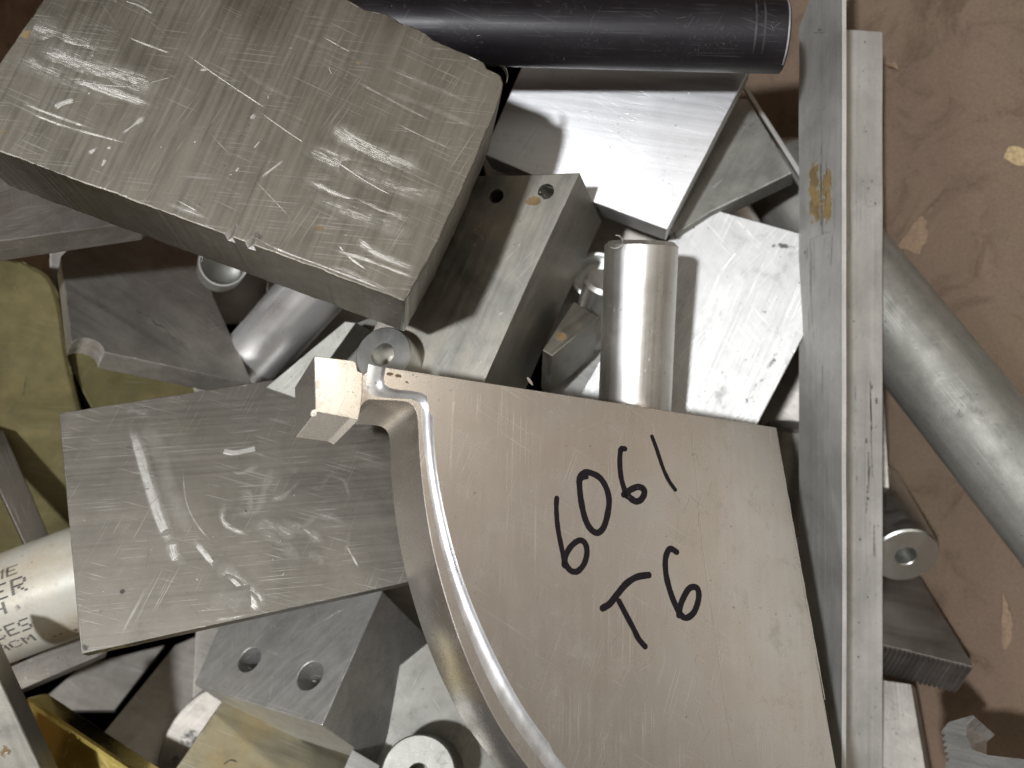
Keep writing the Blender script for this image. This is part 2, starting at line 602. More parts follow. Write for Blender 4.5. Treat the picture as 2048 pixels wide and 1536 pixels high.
def metal(name, base, rough=.35, brush=(12, 900, 900), brush_amt=.12, blotch=.12, scratch=.5, grime=.3, metallic=1.0,
          tint=None, bright=(.86, .86, .85), bump=.00002, blotch_scale=28, saw=None, grimecol=(.055, .05, .042), sdir=0.0, rvar=1.0, stain=(.15, .10, .045), seed=0.0):
    g = NT(name)
    lo = (seed * 1.7, seed * 3.1, seed)
    br = g.noise(brush, loc=lo, detail=2)
    br2 = g.noise((brush[0] * .35, brush[1] * .22, brush[2] * .22), loc=lo, detail=3)
    bl = g.noise((1, 1, 1), blotch_scale, detail=5, rough=.6, loc=lo, dist=.5)
    bl2 = g.noise((1, 1, 1), blotch_scale * 4, detail=4, rough=.65, loc=(3 + seed, 1, 2))
    fine = g.noise((1, 1, 1), 2200, detail=1)
    val = g.math('MULTIPLY', g.lin(br, 1 - brush_amt, 1 + brush_amt), g.lin(br2, 1 - brush_amt * .7, 1 + brush_amt * .7))
    val = g.math('MULTIPLY', val, g.lin(bl, 1 - blotch, 1 + blotch))
    val = g.math('MULTIPLY', val, g.lin(bl2, 1 - blotch * .5, 1 + blotch * .5))
    val = g.math('MULTIPLY', val, g.lin(fine, .91, 1.09))
    sc = g.n.new('ShaderNodeVectorMath'); sc.operation = 'SCALE'
    c = g.mix(g.ramp(bl, .4, .68), base, tint) if tint else None
    if c is None: sc.inputs[0].default_value = base
    else: g.l.new(c, sc.inputs[0])
    g.l.new(val, sc.inputs['Scale'])
    col = sc.outputs[0]
    # grime
    gr = g.noise((1, 1, 1), 70, detail=6, rough=.7, loc=(seed, 5, 9))
    gf = g.math('MULTIPLY', g.ramp(gr, .52, .78), grime)
    pits = g.math('MULTIPLY', g.ramp(g.noise((1, 1, 1), 420, detail=2, loc=(seed, 2, 2)), .70, .76), min(1, grime * 1.6))
    gf = g.math('MAXIMUM', gf, pits)
    # procedural fine scratches in three directions
    sf = None
    for k, (a, th) in enumerate(((sdir, .60), (sdir + .35, .63), (sdir - 1.1, .64))):
        v = g.rotated(a)
        s_ = g.noise((22, 1300, 1300), vec=v, detail=1, loc=(seed, k, k))
        mk = g.ramp(g.noise((1, 1, 1), 38, detail=3, loc=(k * 7 + seed, 1, 1)), .44, .66)
        f = g.math('MULTIPLY', g.ramp(s_, th, th + .06), mk)
        sf = f if sf is None else g.math('MAXIMUM', sf, f)
    sf = g.math('MULTIPLY', sf, scratch)
    # marks
    at = g.n.new('ShaderNodeAttribute'); at.attribute_name = 'marks'
    sp = g.n.new('ShaderNodeSeparateColor'); g.l.new(at.outputs['Color'], sp.inputs[0])
    mu = g.n.new('ShaderNodeAttribute'); mu.attribute_name = 'muv'
    mn = g.noise((60, 4200, 1), vec=mu.outputs['Vector'], detail=2)
    mn2 = g.noise((260, 520, 1), vec=mu.outputs['Vector'], detail=4, rough=.7)
    mm = g.math('ADD', g.math('MULTIPLY', mn, .6), g.math('MULTIPLY', mn2, .4))
    mb = g.math('MULTIPLY', sp.outputs[0], 1.0)
    thr = g.math('SUBTRACT', .76, g.math('MULTIPLY', mb, .50))
    fb = g.ramp(mm, thr, g.math('ADD', thr, .22))
    fb = g.math('MULTIPLY', fb, g.math('MINIMUM', g.math('MULTIPLY', mb, 3.0), 1.0))
    fb = g.math('MULTIPLY', fb, g.math('ADD', .35, g.math('MULTIPLY', mb, .65)), clamp=True)
    fb = g.math('MAXIMUM', fb, g.math('MULTIPLY', mb, g.ramp(bl2, .3, .7, .10, .34)))
    sn = g.noise((1, 1, 1), 260, detail=5, rough=.65, loc=(seed, 0, 3))
    def thresh(ch, wid=.12):
        th_ = g.math('SUBTRACT', .78, g.math('MULTIPLY', ch, .55))
        return g.math('MULTIPLY', g.ramp(sn, th_, g.math('ADD', th_, wid)), g.math('MINIMUM', g.math('MULTIPLY', ch, 4.0), 1.0), clamp=True)
    fs = thresh(sp.outputs[1]); fd = g.math('MULTIPLY', thresh(sp.outputs[2], .2), .85)
    scr = g.math('MAXIMUM', sf, fb)
    # combine
    col = g.mix(gf, col, grimecol)
    col = g.mix(scr, col, bright)
    col = g.mix(fs, col, g.mix(g.ramp(bl2, .4, .6), stain, tuple(min(1, x * 1.5) for x in stain)))
    col = g.mix(fd, col, (.03, .03, .03))
    g.link(col, g.p.inputs['Base Color'])
    r = g.math('ADD', rough, g.math('MULTIPLY', g.math('SUBTRACT', br, .5), .25 * rvar))
    r = g.math('ADD', r, g.math('MULTIPLY', g.math('SUBTRACT', bl, .5), .35 * rvar))
    r = g.mixf(scr, r, .42)
    r = g.mixf(g.math('MAXIMUM', fs, gf), r, .75)
    r = g.math('MAXIMUM', g.math('MINIMUM', r, .95), .07)
    g.link(r, g.p.inputs['Roughness'])
    mt = g.mixf(g.math('MAXIMUM', g.math('MAXIMUM', fs, fd), g.math('MULTIPLY', gf, .8)), metallic, 0.0)
    g.link(mt, g.p.inputs['Metallic'])
    hgt = g.math('ADD', g.math('MULTIPLY', br, .8), g.math('MULTIPLY', bl, .5))
    hgt = g.math('ADD', hgt, g.math('MULTIPLY', g.math('MULTIPLY', mn2, fb), 6.0))
    hgt = g.math('SUBTRACT', hgt, g.math('MULTIPLY', sf, 1.5))
    if saw:
        s1, s2, sa = saw
        v = g.rotated(0.0)
        wv = g.n.new('ShaderNodeTexWave'); wv.inputs['Scale'].default_value = s1
        wv.inputs['Distortion'].default_value = 1.2; wv.inputs['Detail Scale'].default_value = 1
        mp = g.n.new('ShaderNodeMapping'); mp.inputs['Rotation'].default_value = s2
        g.l.new(g.tc, mp.inputs['Vector']); g.l.new(mp.outputs[0], wv.inputs['Vector'])
        hgt = g.math('ADD', hgt, g.math('MULTIPLY', wv.outputs['Fac'], sa))
    bp = g.n.new('ShaderNodeBump'); bp.inputs['Distance'].default_value = bump; bp.inputs['Strength'].default_value = 1
    g.link(hgt, bp.inputs['Height']); g.l.new(bp.outputs[0], g.p.inputs['Normal'])
    return g.m


AL = (.50, .49, .46)
m_block = metal('sawn_dull_aluminium', (.195, .178, .150), .50, brush=(14, 520, 520), brush_amt=.16, blotch=.12, scratch=.3, grime=.10, sdir=1.3, bright=(.62, .61, .58), seed=1)
m_bright = metal('bright_brushed_aluminium', (.60, .60, .61), .40, brush=(8, 420, 420), brush_amt=.07, blotch=.03, scratch=.3, grime=.25, rvar=.3, seed=2)
m_white = metal('pale_brushed_aluminium', (.52, .52, .51), .56, brush=(8, 500, 500), brush_amt=.10, blotch=.16, scratch=.5, grime=.30, seed=3)
m_worn = metal('worn_machined_aluminium', (.40, .39, .35), .48, brush=(20, 260, 260), brush_amt=.05, blotch=.22, scratch=.5, grime=.22, tint=(.38, .35, .30), bright=(.62, .61, .58), seed=4)
m_plate = metal('smooth_satin_aluminium', (.60, .565, .52), .25, brush=(20, 300, 300), brush_amt=.010, blotch=.07, scratch=.3, tint=(.54, .485, .42), grime=.2, metallic=.86, rvar=.3, seed=5, blotch_scale=12, bump=.000006)
m_flat = metal('scuffed_flat_aluminium', (.215, .198, .172), .50, brush=(6, 500, 500), brush_amt=.07, blotch=.14, scratch=.35, grime=.18, bright=(.62, .61, .58), seed=6)
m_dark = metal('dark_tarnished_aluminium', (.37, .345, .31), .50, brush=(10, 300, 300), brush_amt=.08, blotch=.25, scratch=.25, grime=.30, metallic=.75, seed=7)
m_side = metal('greenish_grey_aluminium', (.33, .325, .295), .52, brush=(10, 120, 120), brush_amt=.08, blotch=.25, scratch=.3, grime=.45, metallic=.8, bright=(.62, .61, .58), seed=8)
m_angle = metal('extruded_mill_aluminium', (.56, .55, .52), .52, brush=(5, 500, 500), brush_amt=.05, blotch=.14, scratch=.15, grime=.22, metallic=.6, seed=9, stain=(.20, .14, .055))
m_polish = metal('polished_round_bar', (.9, .9, .9), .30, brush=(2, 200, 200), brush_amt=.05, blotch=.06, scratch=.3, grime=.10, metallic=.8, seed=10)
m_bar = metal('drawn_round_bar', (.86, .85, .82), .42, brush=(5, 420, 420), brush_amt=.07, blotch=.08, scratch=.25, grime=.16, seed=11)
m_tube = metal('oxidised_large_tube', (.32, .31, .28), .6, brush=(6, 130, 130), brush_amt=.16, blotch=.22, scratch=.12, grime=.5, metallic=.65, tint=(.22, .22, .195), seed=12, bump=.00005)
m_turned = metal('turned_aluminium', (.68, .685, .66), .38, brush=(400, 20, 20), brush_amt=.08, blotch=.08, scratch=.25, grime=.12, seed=13)
m_black = metal('black_anodised', (.012, .010, .013), .46, brush=(10, 200, 200), brush_amt=.1, blotch=.2, scratch=.08, grime=.1, metallic=.25, bright=(.45, .45, .46), grimecol=(.1, .09, .08), seed=14)
m_olive = metal('olive_chromated_sheet', (.20, .175, .075), .45, brush=(5, 60, 60), brush_amt=.05, blotch=.28, scratch=.12, grime=.35, metallic=.35, tint=(.22, .18, .08), bright=(.6, .58, .4), seed=15)
m_gold = metal('polished_brass', (.72, .58, .18), .2, brush=(4, 100, 100), brush_amt=.05, blotch=.1, scratch=.3, grime=.08, seed=16, bright=(.95, .9, .6))
m_yellow = metal('yellowed_aluminium', (.36, .34, .25), .45, brush=(8, 300, 300), brush_amt=.06, blotch=.2, scratch=.2, grime=.35, tint=(.34, .28, .16), seed=17)
m_blue = metal('cool_grey_aluminium', (.56, .555, .53), .46, brush=(8, 300, 300), brush_amt=.06, blotch=.3, scratch=.5, grime=.3, metallic=.7, tint=(.43, .425, .41), seed=18)
m_step = metal('milled_bright_step', (.80, .81, .83), .30, brush=(60, 200, 200), brush_amt=.06, blotch=.08, scratch=.2, grime=.08, metallic=.9, seed=22)
m_saw = metal('saw_cut_aluminium', (.36, .34, .32), .5, brush=(10, 200, 200), brush_amt=.08, blotch=.12, scratch=.1, grime=.2, seed=19)
m_print = metal('white_coated_tube', (.66, .64, .56), .38, brush=(8, 60, 60), brush_amt=.04, blotch=.14, scratch=.15, grime=.35, metallic=0.1, bright=(.85, .83, .78), tint=(.55, .49, .38), seed=20)
m_chip = metal('fresh_cut_metal', (.88, .87, .85), .45, brush=(10, 300, 300), brush_amt=.05, blotch=.05, scratch=.1, grime=.02, seed=21)


def simple(name, c, rough, metallic=0.0, var=.25, sc=900):
    g = NT(name)
    n = g.noise((1, 1, 1), sc, detail=3)
    s = g.n.new('ShaderNodeVectorMath'); s.operation = 'SCALE'; s.inputs[0].default_value = c
    g.link(g.lin(n, 1 - var, 1 + var), s.inputs['Scale'])
    g.link(s.outputs[0], g.p.inputs['Base Color'])
    g.p.inputs['Roughness'].default_value = rough; g.p.inputs['Metallic'].default_value = metallic
    return g.m


def ink_mat():
    g = NT('black_marker_ink')
    n = g.noise((1, 1, 1), 500, detail=4, rough=.7)
    f = g.ramp(n, .66, .74)
    g.link(g.mix(g.math('MULTIPLY', f, .6), (.005, .003, .006), (.22, .20, .17)), g.p.inputs['Base Color'])
    g.p.inputs['Roughness'].default_value = .38
    g.p.inputs['Specular IOR Level'].default_value = .35
    return g.m


m_ink = ink_mat()
m_print_ink = simple('print_ink', (.03, .025, .03), .6, var=.4)


def cardboard():
    g = NT('brown_cardboard')
    f = g.noise((1, 1, 1), 700, detail=4, rough=.7)
    f2 = g.noise((60, 900, 900), detail=2)
    b = g.noise((1, 1, 1), 9, detail=4, rough=.6)
    b2 = g.noise((1, 1, 1), 26, detail=5, rough=.65, loc=(4, 2, 1), dist=.8)
    s = g.n.new('ShaderNodeVectorMath'); s.operation = 'SCALE'
    c = g.mix(g.ramp(b, .42, .62), (.35, .262, .185), (.36, .26, .19))
    c = g.mix(g.math('MULTIPLY', g.ramp(b2, .50, .72), .6), c, (.15, .10, .065))
    g.l.new(c, s.inputs[0])
    v = g.math('MULTIPLY', g.lin(f, .84, 1.16), g.lin(f2, .94, 1.06))
    g.link(v, s.inputs['Scale'])
    g.link(s.outputs[0], g.p.inputs['Base Color'])
    g.p.inputs['Roughness'].default_value = .85
    g.p.inputs['Specular IOR Level'].default_value = .2
    bp = g.n.new('ShaderNodeBump'); bp.inputs['Distance'].default_value = .0006; bp.inputs['Strength'].default_value = .6
    g.link(g.math('ADD', g.math('MULTIPLY', f, .35), g.math('MULTIPLY', b2, 3)), bp.inputs['Height'])
    g.l.new(bp.outputs[0], g.p.inputs['Normal'])
    return g.m


m_card = cardboard()
m_torn = simple('torn_cardboard_fibre', (.42, .31, .17), .95, var=.35, sc=500)
m_fold = simple('folded_cardboard', (.25, .17, .11), .9, var=.25, sc=500)
m_floor = simple('gap_shade_floor', (.05, .035, .025), .9)  # cardboard floor darkened in its colour, so the deep gaps look shaded

# ------------------------------------------------------------------ setting: bin floor, walls, cardboard side
def sheet(name, fn, nu, nv, mat, thick=.003, label=None, kind=None, cat=None, group=None):
    bm = bmesh.new()
    g = [[bm.verts.new(fn(i / nu, j / nv)) for j in range(nv + 1)] for i in range(nu + 1)]
    for i in range(nu):
        for j in range(nv): bm.faces.new((g[i][j], g[i + 1][j], g[i + 1][j + 1], g[i][j + 1]))
    geom = bmesh.ops.solidify(bm, geom=bm.faces[:], thickness=thick)
    bmesh.ops.recalc_face_normals(bm, faces=bm.faces)
    for f in bm.faces: f.smooth = True
    me = bpy.data.meshes.new(name); bm.to_mesh(me); bm.free(); me.materials.append(mat)
    me.set_sharp_from_angle(angle=math.radians(40))
    o = bpy.data.objects.new(name, me); COL.objects.link(o)
    tagit(o, label, cat, group, kind)
    return o


CB0, CB1 = PT(1500, 768, -.145), PT(2048, 768, -.045)
def card_h(x, y=0.0):
    t = (x - CB0.x) / (CB1.x - CB0.x)
    h = CB0.z + (CB1.z - CB0.z) * t
    # the side sags into the deep corner below the angle bar
    dx, dy = (x - .205) / .085, (y + .07) / .13
    return h - .065 * math.exp(-(dx * dx + dy * dy)) + .02 * max(0, (y - .02)) / .2
def card_fn(u, v):
    y = -.50 + v * 1.0
    if u < .7:
        x = .08 + u / .7 * .34; z = card_h(x, y)
    else:
        a = (u - .7) / .3
        x = .42 + .03 * math.sin(min(1, a * 4) * math.pi / 2); z = card_h(.42, y) + a * .11
    z += .005 * mnoise.noise(Vector((x * 9, y * 7, 0))) + .0015 * mnoise.noise(Vector((x * 40, y * 35, 3)))
    for (cx, cy, dx, dy, L, dep) in ((.250, .105, .55, .8, .030, .005), (.272, .085, -.15, 1, .028, .004), (.325, .10, .3, 1, .03, .003), (.335, -.17, -.05, 1, .045, .008), (.30, .12, 1, -.4, .05, .003), (.31, -.21, .2, 1, .04, .004)):
        a = (x - cx) * dx + (y - cy) * dy
        nn = math.hypot(dx, dy); a /= nn
        d = abs((x - cx) * -dy + (y - cy) * dx) / nn
        if abs(a) < L: z -= dep * max(0, 1 - d / .003) * (1 - (a / L) ** 2)
    return W(Vector((x, y, z)))
sheet('cardboard_wall', card_fn, 240, 400, m_card, kind='structure', label='brown cardboard side of the scrap bin, dented and torn')
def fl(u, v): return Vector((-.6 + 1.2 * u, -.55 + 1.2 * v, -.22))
sheet('floor', fl, 2, 2, m_floor, .01, kind='structure', label='floor of the scrap bin, coloured dark as the shade under the metal')
sheet('cardboard_wall', lambda u, v: W(Vector((-.34 - .06 * v, -.5 + 1.1 * u, -.25 + .60 * v + .004 * mnoise.noise(Vector((u * 9, v * 5, 1)))))), 30, 12, m_card, kind='structure', label='brown cardboard left side of the scrap bin, behind the big scratched block')
sheet('cardboard_wall', lambda u, v: W(Vector((-.45 + .95 * u, min(.5, .36 + .05 * v), -.25 + .60 * v))), 30, 12, m_card, kind='structure', label='cardboard far side of the scrap bin, behind the black tube')

sheet('cardboard_wall', lambda u, v: W(Vector((-.45 + .95 * u, -.50 - .03 * v, -.25 + .52 * v))), 30, 12, m_card, kind='structure', label='cardboard near side of the scrap bin, below the picture')
GAPS = 'offcuts in the scrap pile'
# ------------------------------------------------------------------ big scratched block
def cutsA(b):
    for (u, v) in ((432, 472), (474, 487)):
        c = b.px(u, v); 
        ed = (b.px(820, 600) - b.px(100, 338)).normalized()
        out = Vector((ed.y, -ed.x, 0))
        if out.y > 0 and (b.px(400, 600) - c).dot(out) < 0: out = -out
        if (b.px(400, 800) - c).dot(out) < 0: out = -out
        ax = (ed * 1.0 + out * .45).normalized()
        cb = disc_cutter(c + out * .0080 + Vector((0, 0, .0070)), ax, .0180, .0034, 96)
        boolean_cut(b, cb); cb.free()
b = prism('metal_block', [(85, 0), (228, -222), (690, -4), (730, 19), (772, 27), (800, 45), (838, 58), (868, 80), (925, 104), (968, 124), (974, 137), (1002, 151), (1007, 166), (1000, 200), (984, 240), (935, 355), (872, 492), (811, 603), (-97, 267)],
          (812, 603), .088, (-2, 60), .052, m_block, brush=(-.38, 1), jag=.0005, bevel=.0006, cuts=(cutsA,))
# scratch fields (photographed positions)
for (pts, w, a) in [
    ([(25, 40), (120, 75), (215, 105)], 60, .55), ([(60, 95), (200, 140), (330, 185)], 70, .62), ([(20, 110), (110, 150), (240, 190)], 50, .5),
    ([(120, 150), (200, 175), (320, 218)], 26, .8), ([(30, 200), (120, 235), (200, 262)], 9, .85), ([(35, 215), (130, 252), (270, 290)], 7, .8),
    ([(245, 0), (280, 12), (310, 30)], 5, 1.0), ([(250, 72), (290, 88), (350, 110)], 6, .9), ([(200, 0), (240, 62)], 4, .5),
    ([(350, 90), (420, 142), (560, 235)], 3.5, .85), ([(500, 210), (600, 280), (700, 340)], 3.5, .95), ([(290, 35), (345, 80)], 3, .5),
    ([(110, 155), (230, 172), (300, 165), (385, 140)], 4, .8), ([(655, 228), (700, 262), (770, 300), (850, 345)], 5, .95),
    ([(650, 240), (720, 290), (860, 350)], 50, .66), ([(600, 290), (720, 340), (880, 400)], 60, .62), ([(680, 330), (780, 370), (900, 400)], 50, .5),
    ([(595, 350), (690, 395), (840, 450)], 22, .72), ([(620, 390), (720, 430), (830, 470)], 45, .5), ([(700, 470), (760, 510), (850, 545)], 26, .62),
    ([(672, 485), (700, 515), (740, 545)], 6, .95), ([(650, 495), (740, 522), (840, 560)], 12, .75), ([(650, 530), (700, 545), (800, 595)], 14, .6),
    ([(760, 130), (880, 180), (960, 215)], 12, .45), ([(690, 150), (800, 210), (880, 250)], 8, .6), ([(760, 180), (860, 215), (960, 260)], 16, .42), ([(780, 240), (860, 280), (930, 310)], 4, .7),
    ([(640, 70), (710, 110)], 3.5, .9), ([(656, 130), (664, 152)], 4, .8), ([(410, 255), (470, 320)], 3, .6), ([(500, 350), (590, 445)], 3.5, .6),
    ([(330, 405), (420, 438)], 14, .55), ([(350, 398), (400, 425)], 5, .9), ([(100, 350), (200, 392), (330, 440)], 4, .5),
    ([(500, 470), (560, 500), (640, 530), (700, 552), (800, 592)], 6, .85), ([(60, 322), (110, 345), (165, 362)], 7, 1.0),
    ([(470, 130), (520, 165), (600, 205)], 14, .35), ([(560, 60), (640, 90), (740, 130)], 10, .38), ([(640, 300), (720, 355), (800, 400)], 3.5, .9)]:
    b.mark(pts, w, (min(1, a + (.14 if w > 10 else .05)), 0, 0), wob=.5)
for (pts, w) in [([(106, 218), (125, 206), (150, 200)], 16), ([(170, 165), (190, 172), (212, 170)], 18), ([(175, 309), (190, 298), (200, 292)], 12), ([(243, 268), (268, 250), (290, 232)], 9),
                 ([(214, 290), (222, 300)], 10), ([(203, 335), (212, 315)], 8), ([(395, 140), (408, 134), (420, 138)], 8), ([(500, 240), (512, 226)], 8), ([(506, 298), (522, 280)], 4),
                 ([(470, 345), (480, 332)], 7), ([(520, 357), (548, 335), (570, 318)], 6), ([(388, 282), (392, 285)], 6), ([(180, 110), (190, 112)], 9), ([(175, 185), (181, 187)], 9)]:
    b.mark(pts, w, (1.0, 0, 0), wob=1.2, prof=(0, 1, 1, 1, 0))
b.blotch(58, 70, 22, 12, .2, (0, .9, 0)); b.blotch(642, 457, 13, 9, 0, (0, .75, 0)); b.blotch(760, 365, 30, 20, .5, (0, .25, 0)); b.blotch(4, 265, 14, 18, 0, (0, .7, 0)); b.blotch(716, 125, 8, 6, 0, (0, .7, 0))
wear(b, 70, ang=1.45, spread=.35, lmax=.03, amp=(.2, .5), dents=16, specks=70)
b.finish('big thick grey block with a heavily scratched face and two notches on its edge', 'metal block')

# ------------------------------------------------------------------ black anodised tube
b = rod('metal_tube', (560, 50), .015, (1566, 74), .028, .0167, m_black, bore=.0145, chamfer=.0005)
rod_wear(b, 70, lmin=.0008, lmax=.006, amp=(.3, .8), long=False, specks=0)
for x in (.012, .016): b.mark([Vector((b.L - x, y, 0)) for y in (-.015, -.008, 0, .008, .015)], .0014, (.42, 0, 0), pxs=False, surf=b.surf)
b.mark([Vector((b.L - .001, y, 0)) for y in (-.02, -.01, 0, .01, .02)], .0014, (.9, 0, 0), pxs=False, surf=b.surf, taper=False)
b.finish('black anodised metal tube lying across the top, its right end on the bright block', 'metal tube')

# ------------------------------------------------------------------ bright block
b = prism('metal_block', [(1062, 92), (1508, 122), (1335, 460), (1180, 402), (966, 308)], (1335, 460), -.014, (0, 27), .03, m_bright, brush=(1, .16), jag=.0001, normal=(-.14, .02, .99))
for (pts, w, a, d) in [([(1190, 95), (1300, 120), (1470, 165)], 50, .3, 0), ([(1255, 222), (1300, 245)], 14, 0, .7), ([(1290, 175), (1350, 190)], 10, 0, .5), ([(1180, 190), (1250, 230), (1420, 275)], 30, .2, .22),
                       ([(1180, 328), (1190, 322)], 6, 0, .6), ([(1300, 405), (1318, 410)], 18, 0, .7), ([(1230, 370), (1330, 415)], 20, 0, .3)]:
    b.mark(pts, w, (a, 0, d), wob=.4)
wear(b, 40, ang=-.1, spread=.2, dents=8, specks=30)
b.finish('bright silvery aluminium block shining white under the black tube', 'metal block')

# ------------------------------------------------------------------ centre block with two holes in its top end
b = prism('metal_block', [(905, 352), (1040, 350), (1160, 345), (1062, 552), (930, 850), (690, 830), (760, 620)], (1160, 345), .014, (44, 98), .062, m_worn, brush=(-.45, 1), holes=((992, 392, 15, .02), (1092, 383, 16, .02)))
b.blotch(1066, 402, 22, 14, 0, (0, .95, 0)); b.blotch(950, 470, 30, 40, .8, (0, .5, 0)); b.blotch(1024, 512, 16, 9, 0, (0, .4, .3)); b.blotch(960, 700, 60, 60, 0, (0, 0, .25))
for (pts, w, a) in [([(985, 605), (1000, 628)], 5, .8), ([(995, 630), (1010, 622)], 6, .9), ([(940, 570), (965, 582)], 5, .6), ([(1155, 352), (1062, 550), (968, 745)], 3, .5), ([(870, 745), (900, 700)], 4, .5)]:
    b.mark(pts, w, (a, 0, 0))
wear(b, 70, ang=.3, spread=1.2, lmax=.02, dents=25, specks=60)
b.finish('long worn grey block with two small drilled holes and a brown spot beside one', 'metal block')

# ------------------------------------------------------------------ small wedge against that block
b = prism('metal_wedge', [(1148, 603), (1198, 633), (1104, 712), (1085, 700)], (1198, 633), -.022, (-10, 78), .035, m_worn, brush=(1, -.8))
b.blotch(1122, 673, 16, 14, 0, (0, 1, 0))
wear(b, 8, lmax=.008, dents=5, specks=10)
b.finish('small wedge shaped offcut with a tan glue spot, beside the centre block', 'metal wedge')

# ------------------------------------------------------------------ pale brushed plate right of the upright bar
b = prism('metal_plate', [(1378, 405), (1700, 494), (1612, 662), (1475, 925), (1120, 860), (1325, 500)], (1600, 665), -.026, (-4, 12), .012, m_white, brush=(-.45, 1), normal=(-.235, .10, .966))
for (pts, w, a, d) in [([(1535, 490), (1570, 492), (1600, 500)], 18, 0, .75), ([(1520, 760), (1560, 700), (1590, 660)], 22, 0, .55), ([(1480, 820), (1520, 770), (1540, 740)], 26, 0, .6), ([(1470, 835), (1480, 830)], 26, 0, .6),
                       ([(1360, 770), (1420, 640), (1480, 540)], 60, .45, 0), ([(1440, 545), (1460, 520), (1475, 502)], 5, 1.0, 0), ([(1385, 735), (1440, 620)], 30, .5, 0), ([(1390, 820), (1450, 790)], 30, 0, .4),
                       ([(1378, 430), (1362, 490)], 20, 0, .45), ([(1596, 562), (1600, 570)], 8, 0, 1.0), ([(1386, 452), (1390, 460)], 8, 0, .9), ([(1528, 620), (1533, 628)], 7, 0, .9)]:
    b.mark(pts, w, (a, 0, d), wob=.5)
wear(b, 70, ang=0, spread=.15, dents=5, specks=60)
b.finish('pale brushed aluminium plate with black smudges, right of the upright round bar', 'metal plate')

# ------------------------------------------------------------------ round bar standing out toward the camera side
b = rod('round_bar', (1263, 960), -.006, (1283, 484), .006, .0184, m_bar, chamfer=.0022)
rod_wear(b, 30, lmax=.01, specks=16)
b.finish('smooth aluminium round bar lying between the centre block and the pale plate', 'round bar')

# curled chip at its end
def curl(name, u, v, h, r, a0, a1, w, mat, label, tilt=.3, twist=.002):
    b = Builder(name, mat)
    b.frame(PT(u, v, h), Vector((1, 0, 0)), Vector((tilt, .2, 1)))
    N = 26; bm = b.bm; prev = None
    for i in range(N + 1):
        f = i / N; a = a0 + (a1 - a0) * f
        rr = r * (1 - .35 * f)
        ww = w * math.sin(math.pi * (0.12 + .86 * f)) ** .7
        base = Vector((math.cos(a) * rr, math.sin(a) * rr, f * twist))
        out = Vector((math.cos(a), math.sin(a), 0))
        q = [bm.verts.new(base + out * d * .00018 + Vector((0, 0, z * ww))) for d, z in ((0, 0), (0, 1), (1, 1), (1, 0))]
        if prev:
            for k in range(4): bm.faces.new((prev[k], prev[(k + 1) % 4], q[(k + 1) % 4], q[k]))
        else: bm.faces.new(q)
        prev = q
    bm.faces.new(prev)
    return b.finish(label, 'metal chip')
curl('metal_chip', 1229, 484, .022, .0038, -2.2, 1.7, .0016, m_chip, 'tiny white curled shaving on the top end of the upright round bar')
curl('metal_chip', 985, 150, .058, .0068, -.5, 1.0, .0025, m_yellow, 'thin tan burr curling off the upper right corner of the big scratched block')

# ------------------------------------------------------------------ bar ends glimpsed in the gap left of the upright bar
b = rod('round_bar', (1180, 680), -.07, (1212, 560), -.04, .012, m_bar, chamfer=.002)
b.finish('short round bar end in the dark gap left of the upright bar', 'round bar')
b = rod('metal_ring', (1196, 566), -.075, (1192, 552), -.055, .014, m_turned, bore=.0115, chamfer=.0004)
b.finish('thin ring edge above the short bar end in the dark gap', 'metal ring')
b = prism('metal_plate', [(1100, 720), (1240, 690), (1260, 860), (1080, 840)], (1100, 720), -.06, (0, 10), .01, m_blue, brush=(1, .2))
wear(b, 10); b.finish('bluish plate deep in the gap, just left of the foot of the upright bar', 'metal plate')

# ------------------------------------------------------------------ plate at upper right, behind the bright block
b = prism('metal_plate', [(1494, 196), (1586, 345), (1420, 425), (1352, 468), (1300, 420), (1400, 200)], (1586, 345), -.032, (0, 24), .013, m_side, brush=(-.5, 1), bevel=.0008)
b.blotch(1505, 240, 34, 26, 0, (0, 0, .6)); b.blotch(1480, 320, 26, 20, 0, (.2, 0, 0)); b.mark([(1420, 380), (1450, 355)], 4, (.9, 0, 0))
wear(b, 35, spread=1.2, lmax=.012, dents=18, specks=50)
b.finish('grey blotchy plate corner between the bright block and the angle bar', 'metal plate')

# ------------------------------------------------------------------ big oxidised tube, lower right diagonal
b = rod('metal_tube', (1546, 335), -.110, (2330, 1318), .006, .0268, m_tube, bore=.020, chamfer=.003)
# slim pale strip and a stub near the tube's far end
rod_wear(b, 30, lmax=.02, amp=(.2, .5), specks=60)
for i in range(26):
    x = random.uniform(.05, .28); th = random.uniform(-.9, .9)
    b.blotch(x, th * .022, random.uniform(.006, .02), random.uniform(.003, .006), random.uniform(-.3, .3), (0, random.uniform(0, .12), random.uniform(.15, .45)), surf=b.surf)
b.finish('large dull oxidised tube slanting down the cardboard, passing behind the angle bar', 'metal tube')
b = rod('round_bar', (1480, 470), -.085, (1440, 405), -.07, .014, m_bar, chamfer=.003)
b.finish('grey bar stub half hidden behind the pale brushed plate, next to the oxidised tube', 'round bar')
b = prism('metal_strip', [(1480, 165), (1494, 172), (1606, 345), (1598, 352)], (1494, 172), -.060, (2, 8), .004, m_angle, brush=(.6, 1))
b.finish('narrow pale strip lying slantwise behind the grey blotchy plate corner', 'metal strip')

